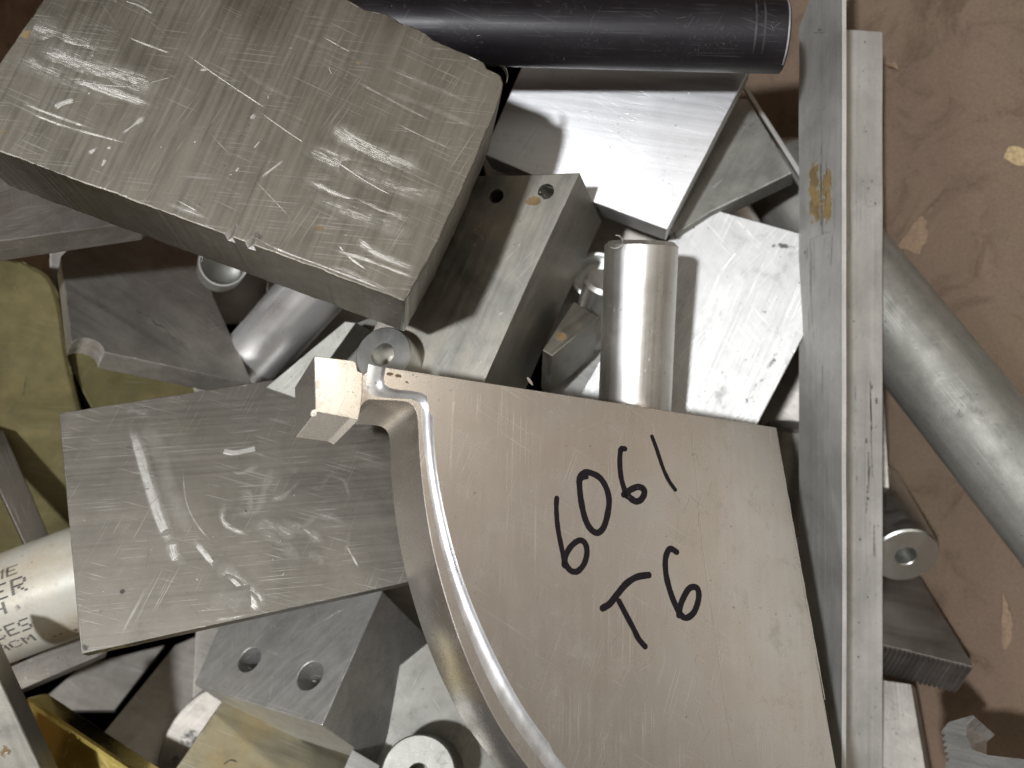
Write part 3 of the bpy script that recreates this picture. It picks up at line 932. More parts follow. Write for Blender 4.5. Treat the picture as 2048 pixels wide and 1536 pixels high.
# ------------------------------------------------------------------ angle bar
def angle_bar():
    b = Builder('angle_bar', m_angle)
    h1, h0 = .012, -.030
    X1 = (1684 - 1024) * K * (D - h1); X0 = (1598 - 1024) * K * (D - h0)
    hB = h0 - .0085
    XB = (1763 - 1024) * K * (D - hB)
    tk = .0021
    ytop = PT(1700, 55, h0).y
    ybot = PT(1700, 1536, h0).y - .05
    ytopleg = PT(1700, -170, h1).y
    O = Vector((X0, ytop, h0))
    b.frame(O, Vector((0, 1, 0)), Vector((-1, .0, .25)))
    bm = b.bm
    # cross section in pile x,z (X0 foot of the leg, leans to X1 at the top)
    lean = (X1 - X0)
    def sec(y, leg_h):
        f = leg_h
        pts = [(X0, h0), (X0 + lean * f, h0 + (h1 - h0) * f), (X0 + lean * f + tk, h0 + (h1 - h0) * f), (X0 + tk + .0016, h0 + tk + .0014), (X0 + tk + .003, h0 + tk - .0006), (XB - .0006, hB + tk), (XB, hB + tk - .0006), (XB, hB)]
        return [Vector((x, y, z)) for x, z in pts]
    # leg continues past the base end with a mitred corner
    secs = []
    N = 60
    for i in range(N + 1):
        y = ybot + (ytop - ybot) * i / N
        s = sec(y, 1.0)
        for p in s: 
            p.x += .00025 * mnoise.noise(Vector((p.y * 25, p.z * 30, 1))); p.z += .0002 * mnoise.noise(Vector((p.y * 30, p.x * 30, 4)))
        secs.append(s)
    vs = [[bm.verts.new(b.loc(p)) for p in s] for s in secs]
    n = 8
    for A, B in zip(vs, vs[1:]):
        for k in range(n): bm.faces.new((A[k], A[(k + 1) % n], B[(k + 1) % n], B[k]))
    bm.faces.new(vs[0])
    # end cap of the base, and leg extension with slanted cut
    last = vs[-1]
    bm.faces.new([last[i] for i in (3, 4, 5, 6, 7)])
    yA = PT(1612, 60, h0).y; 
    tip1 = bm.verts.new(b.loc(Vector((X1, ytopleg, h1)))); tip2 = bm.verts.new(b.loc(Vector((X1 + tk, ytopleg, h1))))
    # slanted end line from foot (X0,ytop,h0) up to (X1,ytopleg,h1)
    bm.faces.new((last[0], last[1], tip1)); bm.faces.new((last[1], last[2], tip2, tip1)); bm.faces.new((last[2], last[3], tip2))
    bm.faces.new((last[0], tip1, tip2, last[3])) ; 
    try: bm.faces.new((last[0], last[3], last[7]))
    except ValueError: pass
    # marks on the leg's outer face: local plane z=0 passes the foot; project onto the real face
    nl = Vector((-(h1 - h0), 0, lean)).normalized()
    pf = Vector((X0, ytop, h0))
    nb = Vector((h0 - hB, 0, XB - X0)).normalized(); pb = Vector((XB, ytop, hB + tk + .0001))
    pt_ = Vector((X1, ytop, h1 + .0002))
    def rib(u0, v0, u1, v1, w, amp, pn):
        pp, nn_ = pn
        A = on_plane(u0, v0, pp, nn_); B = on_plane(u1, v1, pp, nn_)
        dd = (B - A); t = dd.normalized(); s = nn_.cross(t).normalized()
        ww = w * K * .42
        V, F, C, U = [], [], [], []
        sd = random.random() * 50; M_ = max(3, int(dd.length / .003))
        for i in range(M_ + 1):
            f = i / M_
            g0 = min(1, 4 * f, 4 * (1 - f))
            for j, pr in enumerate((0, .8, 1, .8, 0)):
                q = (j / 4 - .5) * ww
                V.append(b.loc(A + dd * f + s * q + nn_ * .00035)); C.append(tuple(a * pr * g0 for a in amp) + (1,)); U.append((dd.length * f, q + sd, sd))
        for i in range(M_):
            for j in range(4): F.append((i * 5 + j, i * 5 + j + 5, i * 5 + j + 6, i * 5 + j + 1))
        b.ribs.append((V, F, C, U))
    leg, base = (pf, nl), (pb, nb)
    rib(1628, 300, 1632, 475, 66, (0, 1, 0), leg); rib(1655, 320, 1655, 465, 56, (0, 1, 0), leg); rib(1662, 470, 1658, 530, 14, (0, .6, 0), leg); rib(1612, 495, 1610, 520, 16, (0, .75, 0), leg)
    rib(1630, 60, 1650, 60, 10, (0, 0, .6), leg); rib(1625, 215, 1650, 214, 12, (0, 0, .5), leg); rib(1640, 50, 1641, 150, 5, (0, 0, .35), leg)
    for i in range(26):
        y = random.uniform(60, 1200); u = random.uniform(1610, 1668); rib(u, y, u + random.uniform(-4, 4), y + random.uniform(10, 90), 4, (random.uniform(.2, .5), 0, 0) if random.random() < .5 else (0, 0, random.uniform(.2, .45)), leg)
    rib(1738, 385, 1742, 412, 20, (0, .6, 0), base)
    rib(1745, 760, 1742, 1000, 34, (0, .1, .5), base); rib(1712, 745, 1708, 950, 6, (0, .1, .6), base); rib(1740, 1000, 1745, 1150, 26, (0, 0, .38), base); rib(1716, 330, 1716, 450, 5, (0, .3, .4), base)
    for i in range(46):
        y = random.uniform(60, 1500); u = random.uniform(1698, 1755); rib(u, y, u + random.uniform(-3, 3), y + random.uniform(4, 12), 6, (0, .2, random.uniform(.5, 1)), base)
    for i in range(30):
        y = random.uniform(60, 1500); u = random.uniform(1700, 1755); rib(u, y, u + random.uniform(-3, 3), y + random.uniform(10, 120), 3, (random.uniform(.3, .6), 0, 0), base)
    b.finish('long L shaped angle bar with brown glue stains on its upright leg', 'angle bar', smooth_angle=30)
angle_bar()

# ------------------------------------------------------------------ left: scratched flat plate
b = prism('metal_plate', [(118, 826), (590, 753), (840, 712), (905, 1144), (835, 1160), (500, 1234), (162, 1308)], (162, 1308), .040, (8, 13), .009, m_flat, brush=(1, -.1), jag=.00012, bevel=.0003, normal=(.10, .38, .92))
sm = (0, .9, 1, 1, .9, 0)
b.mark([(258, 838), (280, 900), (300, 970), (325, 1045), (350, 1100)], 30, (1.0, 0, 0), prof=(0, 1, 1, .9, .5, 0))
b.mark([(270, 850), (310, 880), (335, 960), (365, 1040), (385, 1075)], 34, (.45, 0, 0))
b.mark([(340, 1080), (352, 1118), (372, 1128)], 34, (.95, 0, 0), wob=.5)
b.mark([(385, 1075), (420, 1120), (450, 1155)], 16, (1.0, 0, 0), wob=.5); b.mark([(430, 1120), (480, 1170), (530, 1215)], 46, (.78, 0, 0), wob=.4)
b.mark([(450, 1150), (490, 1190), (520, 1222)], 26, (.95, 0, 0), wob=.4)
b.mark([(366, 930), (372, 1000), (395, 1050), (430, 1090)], 4, (.85, 0, 0)); b.mark([(250, 815), (300, 830)], 24, (.6, 0, 0), wob=1)
b.mark([(448, 902), (470, 905), (510, 897)], 15, (1.0, 0, 0), taper=False, prof=(0, 1, 1, 1, 0)); b.mark([(462, 940), (480, 946), (520, 932)], 12, (.7, 0, 0), wob=.6)
for (pts, w, a) in [([(450, 1005), (445, 1040), (470, 1060), (500, 1070)], 14, .8), ([(470, 985), (500, 990), (495, 1030), (475, 1015)], 18, .6), ([(500, 1040), (520, 1010), (530, 975), (545, 935)], 22, .6),
                    ([(490, 1050), (540, 1050), (590, 1075)], 40, .6), ([(540, 1000), (570, 990), (600, 960)], 14, .7), ([(560, 1040), (610, 1060), (650, 1090)], 28, .6), ([(600, 1060), (640, 1030), (690, 1045)], 20, .6),
                    ([(640, 985), (660, 950), (690, 965), (700, 1005)], 12, .55), ([(520, 1060), (560, 1085), (600, 1120)], 20, .5), ([(700, 1060), (690, 1110)], 12, .5), ([(620, 1100), (650, 1130)], 20, .5),
                    ([(570, 930), (600, 945)], 20, .4), ([(690, 1085), (720, 1140)], 5, .8), ([(430, 1240), (460, 1236), (500, 1228)], 8, .8), ([(420, 1180), (500, 1215)], 60, .4), ([(330, 1060), (335, 1070)], 20, .5)]:
    b.mark(pts, w, (a, 0, 0), wob=.8)
b.blotch(245, 1183, 7, 7, 0, (0, 0, 1)); b.blotch(373, 855, 9, 7, 0, (0, .7, .5)); b.blotch(150, 1060, 20, 60, 0, (0, 0, .3)); b.blotch(190, 1230, 50, 30, 0, (0, 0, .35)); b.blotch(165, 1295, 16, 10, 0, (0, 0, .7))
wear(b, 120, ang=.4, spread=1.3, lmax=.018, dents=45, specks=40, amp=(.25, .7))
b.finish('flat grey rectangular plate with white scuff marks, under the marked curved plate', 'metal plate')

# ------------------------------------------------------------------ lower block with two holes
b = prism('metal_block', [(765, 1181), (644, 1451), (520, 1412), (388, 1368), (405, 1330), (450, 1225), (620, 1150)], (644, 1451), .012, (108, 78), .056, m_blue, brush=(1, -1), holes=((499, 1319, 26, .03), (620, 1351, 30, .03)), bevel=.0006)
for (pts, w, a) in [([(625, 1255), (665, 1230), (700, 1212)], 7, .7), ([(545, 1355), (542, 1385), (538, 1405)], 4, .8), ([(540, 1350), (548, 1358)], 5, .8), ([(530, 1300), (560, 1310)], 8, .7), ([(400, 1365), (500, 1395), (636, 1440)], 6, .6),
                    ([(755, 1195), (700, 1310), (650, 1430)], 5, .6), ([(600, 1380), (580, 1420)], 14, .3)]: b.mark(pts, w, (a, 0, 0))
b.blotch(560, 1330, 40, 30, 0, (0, 0, .35)); b.blotch(560, 1270, 50, 25, 0, (0, 0, .3))
wear(b, 60, spread=1.3, lmax=.012, dents=45, specks=30)
b.finish('worn block with two large drilled holes, below the scuffed flat plate', 'metal block')

# ------------------------------------------------------------------ left upper: plate edge under the big block
b = prism('metal_plate', [(-160, 505), (70, 472), (285, 442), (420, 300), (-160, 200)], (70, 472), .030, (4, 40), .014, m_dark, brush=(1, -.4), bevel=.0006)
for p in ([(60, 470), (150, 390)], [(80, 470), (160, 380)], [(20, 440), (70, 430)]): b.mark(p, 3, (.45, 0, 0))
wear(b, 12, spread=.8, amp=(.2, .5)); b.finish('dark plate with a bright long edge at the left, under the big scratched block', 'metal plate')

# ------------------------------------------------------------------ small dark plate with notched corner
def cutH(b):
    c = b.px(172, 700)
    cb = disc_cutter(c + Vector((0, 0, -.004)), Vector((0.1, 0, 1)), .0085, .03); boolean_cut(b, cb); cb.free()
b = prism('metal_plate', [(122, 512), (143, 690), (505, 768), (430, 600), (380, 470), (200, 430)], (505, 768), -.042, (-14, 30), .014, m_dark, brush=(1, .6), cuts=(cutH,))
b.mark([(230, 590), (330, 660), (400, 725)], 14, (0, 0, .75), wob=.5); b.mark([(310, 570), (370, 600), (380, 640)], 10, (0, 0, .6)); b.mark([(180, 540), (260, 600)], 14, (0, 0, .45)); b.mark([(150, 530), (260, 540), (380, 560)], 14, (0, 0, .5))
wear(b, 30, ang=.4, spread=.4, amp=(.15, .4), dents=4); b.finish('small dark brownish plate with a machined notch in its lower left corner', 'metal plate')

# ------------------------------------------------------------------ polished bar and neighbours
b = rod('round_bar', (440, 790), -.085, (660, 545), -.040, .0185, m_polish, chamfer=.001)
rod_wear(b, 14, lmax=.008); b.finish('mirror polished round bar under the big scratched block', 'round bar')
b = rod('metal_ring', (440, 540), -.05, (446, 526), -.012, .0125, m_turned, bore=.0108, chamfer=.0004)
b.finish('thin dark ring peeping out from under the big scratched block', 'metal ring')
b = prism('metal_block', [(530, 775), (690, 642), (712, 645), (640, 745), (600, 800)], (700, 645), -.010, (40, 20), .03, m_side, brush=(-1, 1))
wear(b, 8, dents=3); b.finish('narrow grey green block between the polished bar and the bored spacer', 'metal block')
b = prism('metal_block', [(690, 655), (830, 600), (860, 780), (640, 780)], (690, 655), -.028, (-10, 10), .03, m_side, brush=(-1, 1))
wear(b, 8, dents=3); b.finish('dark block sitting under the bored spacer', 'metal block')

# ------------------------------------------------------------------ bored spacer
b = rod('round_spacer', (812, 752), -.004, (766, 708), .024, .0142, m_turned, bore=.0056, bore_depth=.016, chamfer=.0006)
b.finish('short round spacer with a central hole, behind the tab of the curved plate', 'spacer', 'round spacers')

# ------------------------------------------------------------------ the marked curved plate
def curved_plate():
    t = .050
    ref = (622, 828)
    p, e = solve_extrude(ref, .100, (-38, 50), t)
    n = -e
    b = Builder('plate_body', m_plate)
    o = on_plane(1200, 1150, p, n)
    b.frame(o, on_plane(1200, 1250, p, n) - o, n)
    HEIGHTS['curved_plate'] = (p, n)
    h1 = .0034
    bm = b.bm; b.big = 3e-4
    px = b.px
    # step path on the top plane: start near the arm's end, round the corner, along the curve
    T = [(772, 734), (772, 772), (832, 783), (852, 790), (863, 806), (866, 835), (868, 880), (874, 940), (886, 1010), (905, 1090), (930, 1170), (962, 1250), (1002, 1335), (1050, 1420), (1108, 1500), (1180, 1590), (1240, 1660)]
    S = [(737, 728), (740, 788), (828, 799), (838, 806), (842, 820), (844, 850), (848, 890), (855, 950), (866, 1020), (884, 1100), (908, 1185), (938, 1270), (975, 1355), (1022, 1440), (1080, 1520), (1150, 1610), (1210, 1680)]
    Lg = [(737, 800), (800, 803), (820, 808), (832, 822), (836, 850), (838, 895), (843, 955), (852, 1025), (868, 1110), (892, 1200), (922, 1290), (958, 1375), (1003, 1460), (1060, 1540), (1130, 1630), (1190, 1700)]
    Tp = [px(*q) for q in T]; Sp = [px(*q, plane=-h1) for q in S]
    Tp = resample_n(smooth(Tp[:4]) [:-1] + smooth(Tp[3:]), 90); Sp = resample_n(smooth(Sp[:4])[:-1] + smooth(Sp[3:]), 90)
    # raised plate top face
    far = [px(*q) for q in ((1708, 1740), (1553, 855))]
    top_verts = [bm.verts.new(q) for q in Tp]
    far_v = [bm.verts.new(q) for q in far]
    bm.faces.new(top_verts + far_v)
    # concave fillet down to the ledge
    st = Builder('milled_step', m_step); st.M, st.O, st.n = b.M, b.O, b.n
    rows = [[st.bm.verts.new(v.co) for v in top_verts]]
    for k in range(1, 6):
        a = k / 5 * math.pi / 2
        fx = 1 - math.cos(a); fz = math.sin(a)      # concave: drops first, runs out later
        rows.append([st.bm.verts.new(Vector((A.x + (B.x - A.x) * fx, A.y + (B.y - A.y) * fx, A.z + (B.z - A.z) * fz))) for A, B in zip(Tp, Sp)])
    for A, B in zip(rows, rows[1:]):
        for i in range(len(A) - 1): st.bm.faces.new((A[i], B[i], B[i + 1], A[i + 1]))
    # straight walls of the raised part along the hard edges
    lowfar = [bm.verts.new(Vector((q.x, q.y, -h1 - .001))) for q in far]
    lowT0 = bm.verts.new(Vector((Tp[0].x, Tp[0].y, -h1 - .001))); lowT1 = bm.verts.new(Vector((Sp[-1].x, Sp[-1].y, -h1 - .001)))
    bm.faces.new((far_v[0], far_v[1], lowfar[1], lowfar[0]))
    bm.faces.new((far_v[1], top_verts[0], lowT0, lowfar[1]))
    bm.faces.new((top_verts[-1], far_v[0], lowfar[0], lowT1))
    # lower solid at ledge level
    Lp = resample_n(smooth([px(*q, plane=-h1) for q in Lg]), 90)
    def dn(q): return Vector((q.x, q.y, -h1))
    tab = [(640, 727), (712, 741), (726, 744)]
    lo = [dn(px(*q)) for q in ((727, 745), (736, 734), (772, 734))] + [dn(q) for q in (far[1], far[0])]
    tabtop = [(628, 712), (706, 721), (713, 727), (713, 744), (726, 746), (724, 800), (719, 822), (716, 842), (702, 834), (631, 824)]
    neck = [dn(px(*q)) for q in ((727, 746), (738, 738), (752, 733), (772, 734))]
    outl = neck + [dn(far[1]), dn(far[0])] + [q for q in reversed(Lp)] + [px(728, 806, -h1), px(720, 815, -h1)]
    ring_t = [bm.verts.new(q) for q in outl]
    ring_b = [bm.verts.new(Vector((q.x, q.y, -t))) for q in outl]
    bm.faces.new(ring_t); bm.faces.new(ring_b)
    N = len(outl)
    for i in range(N): bm.faces.new((ring_t[i], ring_b[i], ring_b[(i + 1) % N], ring_t[(i + 1) % N]))
    # tab block
    tabb = Builder('square_tab', m_plate); tabb.M, tabb.O, tabb.n = b.M, b.O, b.n; tabb.flat = True
    tt = [tabb.bm.verts.new(px(*q)) for q in tabtop]
    tb = [tabb.bm.verts.new(Vector((v.co.x, v.co.y, -t))) for v in tt]
    tabb.bm.faces.new(tt); tabb.bm.faces.new(tb)
    N = len(tt)
    for i in range(N): tabb.bm.faces.new((tt[i], tb[i], tb[(i + 1) % N], tt[(i + 1) % N]))
    bmesh.ops.bevel(tabb.bm, geom=[ed for ed in tabb.bm.edges if max(v.co.z for v in ed.verts) > -.0001], offset=.0003, segments=2, profile=.5, affect='EDGES', clamp_overlap=True)
    bmesh.ops.recalc_face_normals(bm, faces=bm.faces)
    es = [ed for ed in bm.edges if len(ed.link_faces) == 2 and ed.calc_face_angle(0) > math.radians(50) and max(v.co.z for v in ed.verts) > -h1 - .0001]
    bmesh.ops.bevel(bm, geom=es, offset=.00035, segments=2, profile=.5, affect='EDGES', clamp_overlap=True)
    b.outline = [q for q in Tp] + far
    root = bpy.data.objects.new('curved_plate', None); COL.objects.link(root)
    M4 = (R @ b.M).to_4x4(); M4.translation = R @ b.O
    root.matrix_basis = M4; root.empty_display_size = .02
    tagit(root, 'curved aluminium plate marked in black pen, with a machined ledge and a small square tab', 'metal plate')
    # marks
    for (pts, w, a) in [([(1010, 800), (1050, 1000), (1120, 1250), (1220, 1600)], 120, .16), ([(940, 790), (960, 900), (1010, 1100), (1080, 1350), (1180, 1600)], 70, .2), ([(910, 762), (905, 850), (900, 960), (893, 1000)], 7, .55), ([(1552, 862), (1600, 1130), (1650, 1400)], 4, .5), ([(1382, 850), (1396, 980), (1410, 1120), (1450, 1400), (1470, 1530)], 4, .42),
                        ([(740, 765), (745, 766)], 6, .8), ([(632, 822), (623, 832)], 12, 1), ([(1240, 1370), (1260, 1330)], 6, .4), ([(1190, 1480), (1230, 1400), (1250, 1380)], 30, .22), ([(1400, 1000), (1430, 1010)], 20, .25)]:
        b.mark(pts, w, (a, 0, 0), wob=.5)
    for (x_, y_, n_) in ((1240, 1400, 14), (1180, 1300, 8), (1450, 950, 7), (1330, 1250, 8), (1100, 850, 6), (1400, 1450, 10)):
        for k in range(n_):
            a_ = random.uniform(0, 6.28); u_ = x_ + random.gauss(0, 60); v_ = y_ + random.gauss(0, 60); l_ = random.uniform(6, 40)
            b.mark([(u_, v_), (u_ + math.cos(a_) * l_ * .5 + 2, v_ + math.sin(a_) * l_ * .5), (u_ + math.cos(a_) * l_, v_ + math.sin(a_) * l_)], random.uniform(2, 7), (random.uniform(.12, .4), 0, 0))
    for (pts, w, d) in [([(868, 760), (880, 840)], 40, .10), ([(1395, 1010), (1410, 1028)], 9, .5), ([(870, 793), (935, 765)], 4, .30)]:
        b.mark(pts, w, (0, 0, d))
    b.blotch(780, 748, 10, 5, 0, (0, .85, .4)); b.blotch(797, 752, 10, 5, .2, (0, .8, 0)); b.blotch(812, 764, 16, 5, .3, (0, .5, 0))
    wear(b, 26, ang=0, spread=1.3, lmax=.02, amp=(.15, .4), edges=True, dents=8, specks=60)
    b.finish(parent=root, smooth_angle=40)
    st.finish(parent=root, smooth_angle=40)
    tabb.mark([(632, 820), (623, 830)], 12, (1, 0, 0)); tabb.mark([(694, 780), (698, 787)], 3, (1, 0, 0)); tabb.mark([(704, 780), (706, 787)], 3, (1, 0, 0))
    tabb.outline = [tabb.px(*q) for q in tabtop]; tabb.clip = None
    wear(tabb, 4, lmax=.004, dents=2, specks=6)
    tabb.finish(parent=root, smooth_angle=40)
    # pen writing
    w = Builder('marker_writing', m_ink)
    w.frame(b.O, b.M.col[0], b.n)
    def z8(x, y): return (1000 + x / 4.096, 800 + y / 4.096)
    def z4(x, y): return (750 + x / 2.866, 1000 + y / 2.866)
    strokes = [
        ([z8(*q) for q in ((465, 805), (461, 870), (466, 980), (480, 1090), (500, 1190), (520, 1290), (530, 1360))], 9.5),
        ([z8(*q) for q in ((525, 1350), (540, 1270), (585, 1195), (650, 1150), (697, 1175), (712, 1250), (690, 1340), (640, 1400), (600, 1408), (560, 1380), (532, 1330))], 11),
        ([z8(*q) for q in ((675, 605), (652, 640), (652, 720), (668, 850), (700, 980), (745, 1060), (800, 1088), (850, 1040), (882, 930), (893, 820), (870, 720), (820, 640), (750, 600), (690, 595), (665, 640))], 11.5),
        ([z8(*q) for q in ((660, 640), (710, 632))], 8),
        ([z8(*q) for q in ((1022, 400), (998, 385), (984, 440), (982, 540), (995, 650), (1025, 750), (1040, 790))], 10),
        ([z8(*q) for q in ((1015, 775), (1070, 735), (1130, 712), (1175, 730), (1180, 775), (1150, 820), (1110, 830), (1070, 805), (1035, 770))], 12),
        ([z8(*q) for q in ((1245, 300), (1275, 380), (1305, 470), (1340, 570), (1385, 665), (1435, 735))], 7.5),
        ([z4(*q) for q in ((1305, 620), (1345, 595), (1385, 545), (1440, 480), (1500, 442), (1568, 430))], 12.5),
        ([z4(*q) for q in ((1398, 580), (1440, 660), (1480, 735), (1510, 795), (1548, 840))], 10.5),
        ([z4(*q) for q in ((1728, 298), (1690, 280), (1666, 330), (1666, 410), (1682, 490), (1710, 575), (1745, 650))], 11),
        ([z4(*q) for q in ((1742, 660), (1755, 590), (1800, 508), (1845, 505), (1855, 560), (1830, 640), (1785, 676), (1750, 655), (1740, 620))], 11.5)]
    for si, (pts, wd) in enumerate(strokes):
        P = [w.px(*q) for q in pts]
        dep = D - (w.O + w.M @ P[0]).z
        wm = wd * 1.12 * K * dep
        P = resample(smooth(P), .0008)
        V = []; z = .00009 + si * .000008
        ring_prev = None
        for i, q in enumerate(P):
            a_, c_ = P[max(0, i - 1)], P[min(len(P) - 1, i + 1)]
            tdir = (c_ - a_).normalized(); sd = Vector((-tdir.y, tdir.x, 0))
            ww = wm * (1 + .12 * mnoise.noise(Vector((i * .25, si, 0))) + .05 * mnoise.noise(Vector((i * 1.1, si, 5))))
            v1 = w.bm.verts.new(q + sd * ww / 2 + Vector((0, 0, z))); v2 = w.bm.verts.new(q - sd * ww / 2 + Vector((0, 0, z)))
            if ring_prev: w.bm.faces.new((ring_prev[0], v1, v2, ring_prev[1]))
            ring_prev = (v1, v2)
        for q in (P[0], P[-1]):
            cv = [w.bm.verts.new(q + Vector((math.cos(a) * wm / 2, math.sin(a) * wm / 2, z + .000004))) for a in [k * math.pi / 8 for k in range(16)]]
            w.bm.faces.new(cv)
    for f in w.bm.faces:
        f.normal_update()
        if f.normal.z < 0: f.normal_flip()
    for v in w.bm.verts: pass
    # keep ribbons facing up
    w_o = w.finish(parent=root)
    for pf in w_o.data.polygons: pf.use_smooth = False
    w_o['label'] = 'handwritten 6061 T6 in black marker'


def resample_n(P, n):
    L = [0]
    for a, c in zip(P, P[1:]): L.append(L[-1] + (c - a).length)
    out = []; j = 0
    for i in range(n):
        s = L[-1] * i / (n - 1)
        while j < len(L) - 2 and L[j + 1] < s: j += 1
        d = L[j + 1] - L[j]
        out.append(P[j].lerp(P[j + 1], (s - L[j]) / d if d else 0))
    return out


curved_plate()

# ------------------------------------------------------------------ left: olive sheet, strap, printed tube, bars
b = prism('metal_box', [(-260, 505), (40, 520), (100, 545), (122, 600), (138, 720), (200, 960), (260, 1200), (-260, 1240)], (40, 520), -.075, (4, 10), .05, m_olive, brush=(1, .1), rounded=.010, bevel=.003)
b.blotch(20, 560, 60, 40, .4, (0, .5, 0)); b.blotch(10, 950, 60, 100, .3, (0, .15, .3))
b.mark([(55, 740), (45, 800)], 5, (0, 0, .8)); wear(b, 20, spread=1.2, amp=(.1, .4), specks=50)
b.finish('olive yellow coated panel with a rounded corner at the left edge', 'coated panel')
b = prism('metal_box', [(90, 640), (500, 700), (560, 880), (270, 980)], (90, 640), -.090, (-4, 10), .05, m_olive, brush=(1, .1), bevel=.0006)
b.finish('olive coated piece under the small dark plate, right of the rounded panel', 'coated panel')
b = prism('metal_strip', [(-30, 850), (8, 862), (62, 985), (100, 1075), (50, 1090), (-30, 920)], (8, 862), -.070, (-2, 5), .004, m_flat, brush=(.4, 1))
b.finish('narrow grey strip crossing the olive panel above the printed tube', 'metal strip')

b = rod('printed_tube', (-160, 1280), -.048, (420, 1063), -.052, .0300, m_print, bore=.025)
for i in range(40): b.blotch(random.uniform(.03, .10), random.uniform(-1.1, 1.2) * .026, random.uniform(.001, .006), random.uniform(.001, .003), random.uniform(0, 3), (0, random.uniform(.2, .6), random.uniform(.2, .7)), surf=b.surf)
tube = b.finish('white coated tube with black dot printed lettering at the left edge', 'printed tube')
FONT = {'A': '01110 10001 10001 11111 10001 10001 10001', 'C': '01110 10001 10000 10000 10000 10001 01110', 'E': '11111 10000 10000 11110 10000 10000 11111', 'P': '11110 10001 10001 11110 10000 10000 10000',
        'M': '10001 11011 10101 10101 10001 10001 10001', 'G': '01110 10001 10000 10111 10001 10001 01110', 'S': '01111 10000 10000 01110 00001 00001 11110', 'R': '11110 10001 10001 11110 10100 10010 10001',
        'F': '11111 10000 10000 11110 10000 10000 10000', 'L': '10000 10000 10000 10000 10000 10000 11111', 'N': '10001 11001 10101 10011 10001 10001 10001', 'H': '10001 10001 10001 11111 10001 10001 10001', '.': '00000 00000 00000 00000 00000 01100 01100'}
tw = Builder('printed_lettering', m_print_ink)
tw.M, tw.O, tw.n = b.M, b.O, b.n
SX = .0005
# x position along the tube where the picture edge u=0 lies
def ax_at(u, v):
    q = on_plane(u, v, b.O + b.n * b.r * .9, Vector((0, 0, 1)))
    l = b.M.transposed() @ (q - b.O)
    return l.x, l.y
def put(text, u, v, ch, cw, gap=1.25, dash=1.0):
    x0, y0 = ax_at(u, v)
    y0 = math.asin(max(-.98, min(.98, y0 / b.r))) * b.r
    for ci, c in enumerate(text):
        if c not in FONT: continue
        for ry, row in enumerate(FONT[c].split()):
            for rx, bit in enumerate(row):
                if bit == '1':
                    x = x0 + ci * cw * gap + rx * cw / 5; y = y0 - ry * ch / 7
                    dx, dy = cw / 5 * dash, ch / 7 * .62
                    q = [tw.bm.verts.new(b.surf(Vector((x + a * dx + random.uniform(-.00005, .00005), y - bb * dy * 1.2 + a * dx * .1, .00012)))) for a, bb in ((0, 0), (1, 0), (1, 1), (0, 1))]
                    tw.bm.faces.new(q)
put('HER', -62, 1192, .0088, .0088); put('LNK', -58, 1228, .0066, .0086)
put('MACES', -72, 1282, .0072, .0062, 1.2); put('ACM', -20, 1300, .0056, .0062, 1.2); put('..', 84, 1276, .004, .003)
put('ME', -28, 1152, .0060, .0062)
wt = tw.finish(parent=tube)
b = prism('metal_bar', [(-20, 1352), (200, 1252), (215, 1305), (36, 1382)], (36, 1382), -.052, (4, 6), .03, m_dark, brush=(1, -.4))
wear(b, 8, ang=0, spread=.2, amp=(.1, .3)); b.finish('dull brown grey flat bar just below the printed tube', 'metal bar')
b = prism('metal_bar', [(-60, 1270), (-32, 1290), (4, 1368), (82, 1536), (115, 1610), (-60, 1700)], (4, 1368), .022, (24, -26), .018, m_worn, brush=(.45, 1), bevel=.0008)
wear(b, 20, ang=0, spread=.4); b.blotch(8, 1500, 16, 30, 0, (0, .6, 0)); b.finish('thick grey bar end in the bottom left corner, beside the brass trim', 'metal bar')
b = prism('brass_tray', [(48, 1394), (265, 1540), (520, 1710), (300, 1900), (60, 1700)], (48, 1394), -.030, (0, 6), .02, m_gold, brush=(1, .66), bevel=.0024, normal=(-.12, .18, .975))
b.blotch(130, 1500, 30, 50, .6, (0, .3, .4)); b.finish('shiny yellow brass plate with a rolled bright edge in the bottom left corner', 'brass plate')

# ------------------------------------------------------------------ bottom centre pieces
def circle_px(cx, cy, rx, ry, n=48): return [(cx + rx * math.cos(2 * math.pi * i / n), cy + ry * math.sin(2 * math.pi * i / n)) for i in range(n)]
b = prism('round_disc', circle_px(480, 1560, 168, 196), (480, 1560), -.062, (0, 0), .012, m_dark, brush=(1, .3), bevel=.0008, normal=(.1, .1, 1))
b.blotch(380, 1480, 24, 30, 0, (0, 0, .7)); b.blotch(350, 1520, 12, 12, 0, (0, 0, .8)); b.finish('grey round disc edge in the dark gap left of the yellowish plate', 'metal disc')
b = prism('metal_plate', [(447, 1398), (345, 1545), (300, 1640), (760, 1700), (790, 1480), (600, 1400)], (447, 1398), -.050, (-3, 6), .012, m_yellow, brush=(1, .4), bevel=.0006)
b.blotch(510, 1420, 60, 20, .4, (0, 0, .3)); b.mark([(448, 1528), (462, 1520), (474, 1524)], 5, (0, 0, 1), taper=False)
wear(b, 18, dents=4, specks=30); b.finish('yellowish plate under the lower block with two holes', 'metal plate')
b = prism('metal_block', [(705, 1498), (760, 1530), (740, 1640), (660, 1600)], (705, 1498), -.010, (-8, 20), .03, m_white, brush=(1, .4))
b.finish('small bright white block corner at the bottom edge, left of the bored round end', 'metal block')
b = prism('metal_plate', [(885, 1262), (960, 1400), (1130, 1700), (640, 1700), (740, 1480), (800, 1330)], (885, 1262), -.050, (4, 6), .014, m_side, brush=(-.5, 1), normal=(.12, .22, .97))
b.blotch(960, 1420, 60, 60, .8, (0, 0, .35)); wear(b, 40, spread=1.2, lmax=.015, dents=15)
b.finish('bluish grey plate showing between the lower block and the curved plate', 'metal plate')
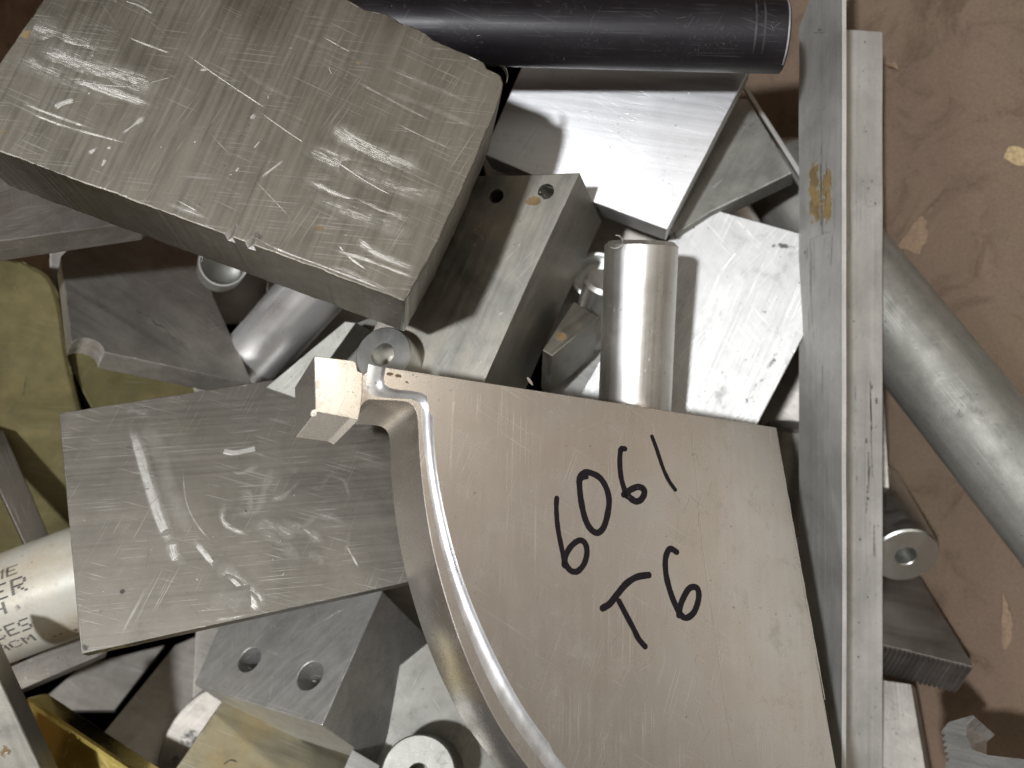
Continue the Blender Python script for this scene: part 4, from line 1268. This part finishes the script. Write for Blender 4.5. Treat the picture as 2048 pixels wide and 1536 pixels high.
b = rod('round_spacer', (866, 1545), -.050, (836, 1550), -.004, .0195, m_side, bore=.0055, bore_depth=.02, chamfer=.0008)
b.finish('machined round end with a central hole at the bottom edge', 'spacer', 'round spacers')
b = prism('metal_bar', [(905, 1255), (960, 1330), (920, 1340), (872, 1268)], (872, 1268), -.055, (0, 8), .01, m_angle)
b.finish('small pale bar end next to the side of the lower block, under the curved plate', 'metal bar')

# ------------------------------------------------------------------ right: spacer, saw cut block, plates, toothed clamp
b = rod('round_spacer', (1742, 975), -.125, (1812, 1112), -.066, .0190, m_turned, bore=.0062, bore_depth=.02, chamfer=.001)
for x in (.011, .0125): b.mark([Vector((b.L - x, y, 0)) for y in (-.02, -.01, 0, .01, .02)], .0008, (.9, 0, 0), pxs=False, surf=b.surf)
b.finish('round spacer with a central hole in the shade right of the angle bar', 'spacer', 'round spacers')
b = rod('round_bar', (1560, 1060), -.09, (1585, 850), -.08, .016, m_dark, chamfer=.002); rod_wear(b, 10, lmax=.004)
b.finish('dark bar deep in the gap between the curved plate and the angle bar', 'round bar')

def saw_block():
    b = prism('sawn_block', [(1680, 1020), (1838, 1150), (1948, 1334), (1680, 1268)], (1948, 1334), -.046, (-34, 50), .024, m_saw, brush=(1, .2), bevel=.0003)
    # ridges left by the saw on the end face
    A = b.loc(on_plane(1948, 1334, b.O, b.n)); C = b.loc(on_plane(1680, 1268, b.O, b.n))
    d = (C - A); L = d.length; d.normalize()
    out = Vector((-d.y, d.x, 0))
    mid_ = (A + C) / 2 + out * .002
    if inside(mid_.x, mid_.y, b.outline): out = -out
    x = .0006
    while x < L - .001:
        w = .0026 + random.uniform(-.0002, .0003)
        q = []
        for s, o_ in ((0, 0), (w * .5, .0022 + random.uniform(-.0003, .0003)), (w * .95, 0)):
            q.append((A + d * (x + s) + out * (o_ - .0001)))
        top = [b.bm.verts.new(v + Vector((0, 0, -.0004))) for v in q]
        bot = [b.bm.verts.new(v + Vector((0, 0, -b.t + .0004))) for v in q]
        for i in (0, 1): b.bm.faces.new((top[i], top[i + 1], bot[i + 1], bot[i]))
        b.bm.faces.new(top); b.bm.faces.new(bot)
        x += w
    wear(b, 10, amp=(.1, .3)); b.finish('block with a ridged saw cut end face, in the shade at lower right', 'metal block', smooth_angle=20)
saw_block()
b = prism('metal_plate', [(1700, 1350), (1822, 1368), (1862, 1600), (1700, 1640)], (1822, 1368), -.055, (10, 8), .02, m_dark, brush=(.1, 1))
b.blotch(1800, 1450, 50, 60, 0, (0, .2, .4)); wear(b, 15, spread=1.2, lmax=.01); b.finish('dull grey plate below the saw cut block', 'metal plate')
b = prism('metal_plate', [(1700, 1440), (1848, 1532), (1800, 1700), (1690, 1700)], (1848, 1532), -.038, (3, 8), .008, m_yellow, brush=(1, .6), jag=.0003)
b.finish('small pale greenish plate corner at the bottom edge beside the angle bar', 'metal plate')

teeth = [(1946, 1430), (1897, 1444), (1883, 1462)]
for i in range(5):
    y = 1466 + i * 12
    teeth += [(1882 + i * 2, y), (1892 + i * 2, y + 3), (1883 + i * 2, y + 12)]
teeth += [(1888, 1560), (1900, 1640), (2100, 1640), (2100, 1535), (2048, 1518), (1975, 1510), (1944, 1498), (1932, 1470), (1934, 1448), (1950, 1434)]
b = prism('toothed_clamp', teeth, (1946, 1430), .000, (40, 36), .020, m_white, brush=(1, .2), bevel=.0004)
wear(b, 14, amp=(.2, .5)); b.finish('pale toothed jaw piece with a curved hollow in the bottom right corner', 'toothed jaw')

# ------------------------------------------------------------------ deep filler offcuts seen in the dark gaps
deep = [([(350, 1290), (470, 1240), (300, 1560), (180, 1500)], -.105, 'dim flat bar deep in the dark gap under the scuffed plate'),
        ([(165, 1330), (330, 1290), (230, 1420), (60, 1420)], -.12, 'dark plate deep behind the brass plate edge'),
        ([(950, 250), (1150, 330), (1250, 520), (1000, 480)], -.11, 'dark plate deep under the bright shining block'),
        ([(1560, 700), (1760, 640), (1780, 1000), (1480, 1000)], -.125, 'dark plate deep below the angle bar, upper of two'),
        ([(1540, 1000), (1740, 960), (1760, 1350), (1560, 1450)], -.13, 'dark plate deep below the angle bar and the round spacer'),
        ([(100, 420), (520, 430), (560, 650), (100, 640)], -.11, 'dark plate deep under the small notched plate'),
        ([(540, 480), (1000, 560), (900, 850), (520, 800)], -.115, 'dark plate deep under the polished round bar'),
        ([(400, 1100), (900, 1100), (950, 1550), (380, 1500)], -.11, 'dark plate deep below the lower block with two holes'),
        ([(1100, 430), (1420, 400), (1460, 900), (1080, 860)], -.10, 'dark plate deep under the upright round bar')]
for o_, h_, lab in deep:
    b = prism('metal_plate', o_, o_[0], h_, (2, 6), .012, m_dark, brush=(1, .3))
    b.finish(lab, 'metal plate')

# ------------------------------------------------------------------ torn cardboard flaps
def card_px(u, v):
    c = Vector((0, 0, D)); r = ray(u, v)
    lo, hi = .2, 1.2
    for _ in range(40):
        m = (lo + hi) / 2; q = c + r * m
        if q.z > card_h(q.x, q.y): lo = m
        else: hi = m
    return c + r * lo
def flap(pts, lift, label, mat=m_torn):
    b = Builder('cardboard_flap', mat); b.flat = True
    P = [card_px(*q) for q in pts]
    o = sum(P, Vector()) / len(P)
    slope = math.atan2(CB1.z - CB0.z, CB1.x - CB0.x)
    n = Vector((-math.sin(slope), 0, math.cos(slope)))
    b.frame(o, Vector((0, 1, 0)), n)
    L = [b.loc(p) for p in P]
    out = []
    for i in range(len(L)):
        a, c = L[i], L[(i + 1) % len(L)]
        m = max(1, int((c - a).length / .002)); d = (c - a).normalized(); s = Vector((-d.y, d.x, 0))
        for k in range(m): out.append(a.lerp(c, k / m) + s * .0012 * mnoise.noise(Vector((k * .7, i * 5, o.x * 90))))
    z = lambda p: .0012 + lift * max(0, 1 - (p - L[0]).length / max((q - L[0]).length for q in L)) ** .7
    top = [b.bm.verts.new(Vector((p.x, p.y, z(p)))) for p in out]
    bot = [b.bm.verts.new(Vector((p.x, p.y, z(p) - .0007))) for p in out]
    ct = b.bm.verts.new(Vector((0, 0, z(Vector((0, 0, 0))) + .0006))); cb_ = b.bm.verts.new(Vector((0, 0, z(Vector((0, 0, 0)))- .0006)))
    N = len(out)
    for i in range(N):
        j = (i + 1) % N
        b.bm.faces.new((top[i], top[j], ct)); b.bm.faces.new((bot[j], bot[i], cb_)); b.bm.faces.new((top[i], bot[i], bot[j], top[j]))
    b.finish(label, 'cardboard flap')
flap([(1842, 430), (1858, 448), (1856, 480), (1840, 512), (1815, 500), (1792, 500)], .002, 'lifted torn cardboard flap right of the angle bar', m_fold)
flap([(2020, 285), (2052, 300), (2060, 335), (2030, 330), (2008, 318)], .0005, 'pale torn fibre patch near the right edge of the picture')
flap([(1768, 128), (1790, 126), (1800, 142), (1780, 134)], .002, 'small torn cardboard tab beside the top of the angle bar', m_fold)
flap([(2008, 1180), (2025, 1230), (2024, 1300), (2008, 1350), (2004, 1270)], .001, 'long torn cardboard sliver in the lower right', m_fold)
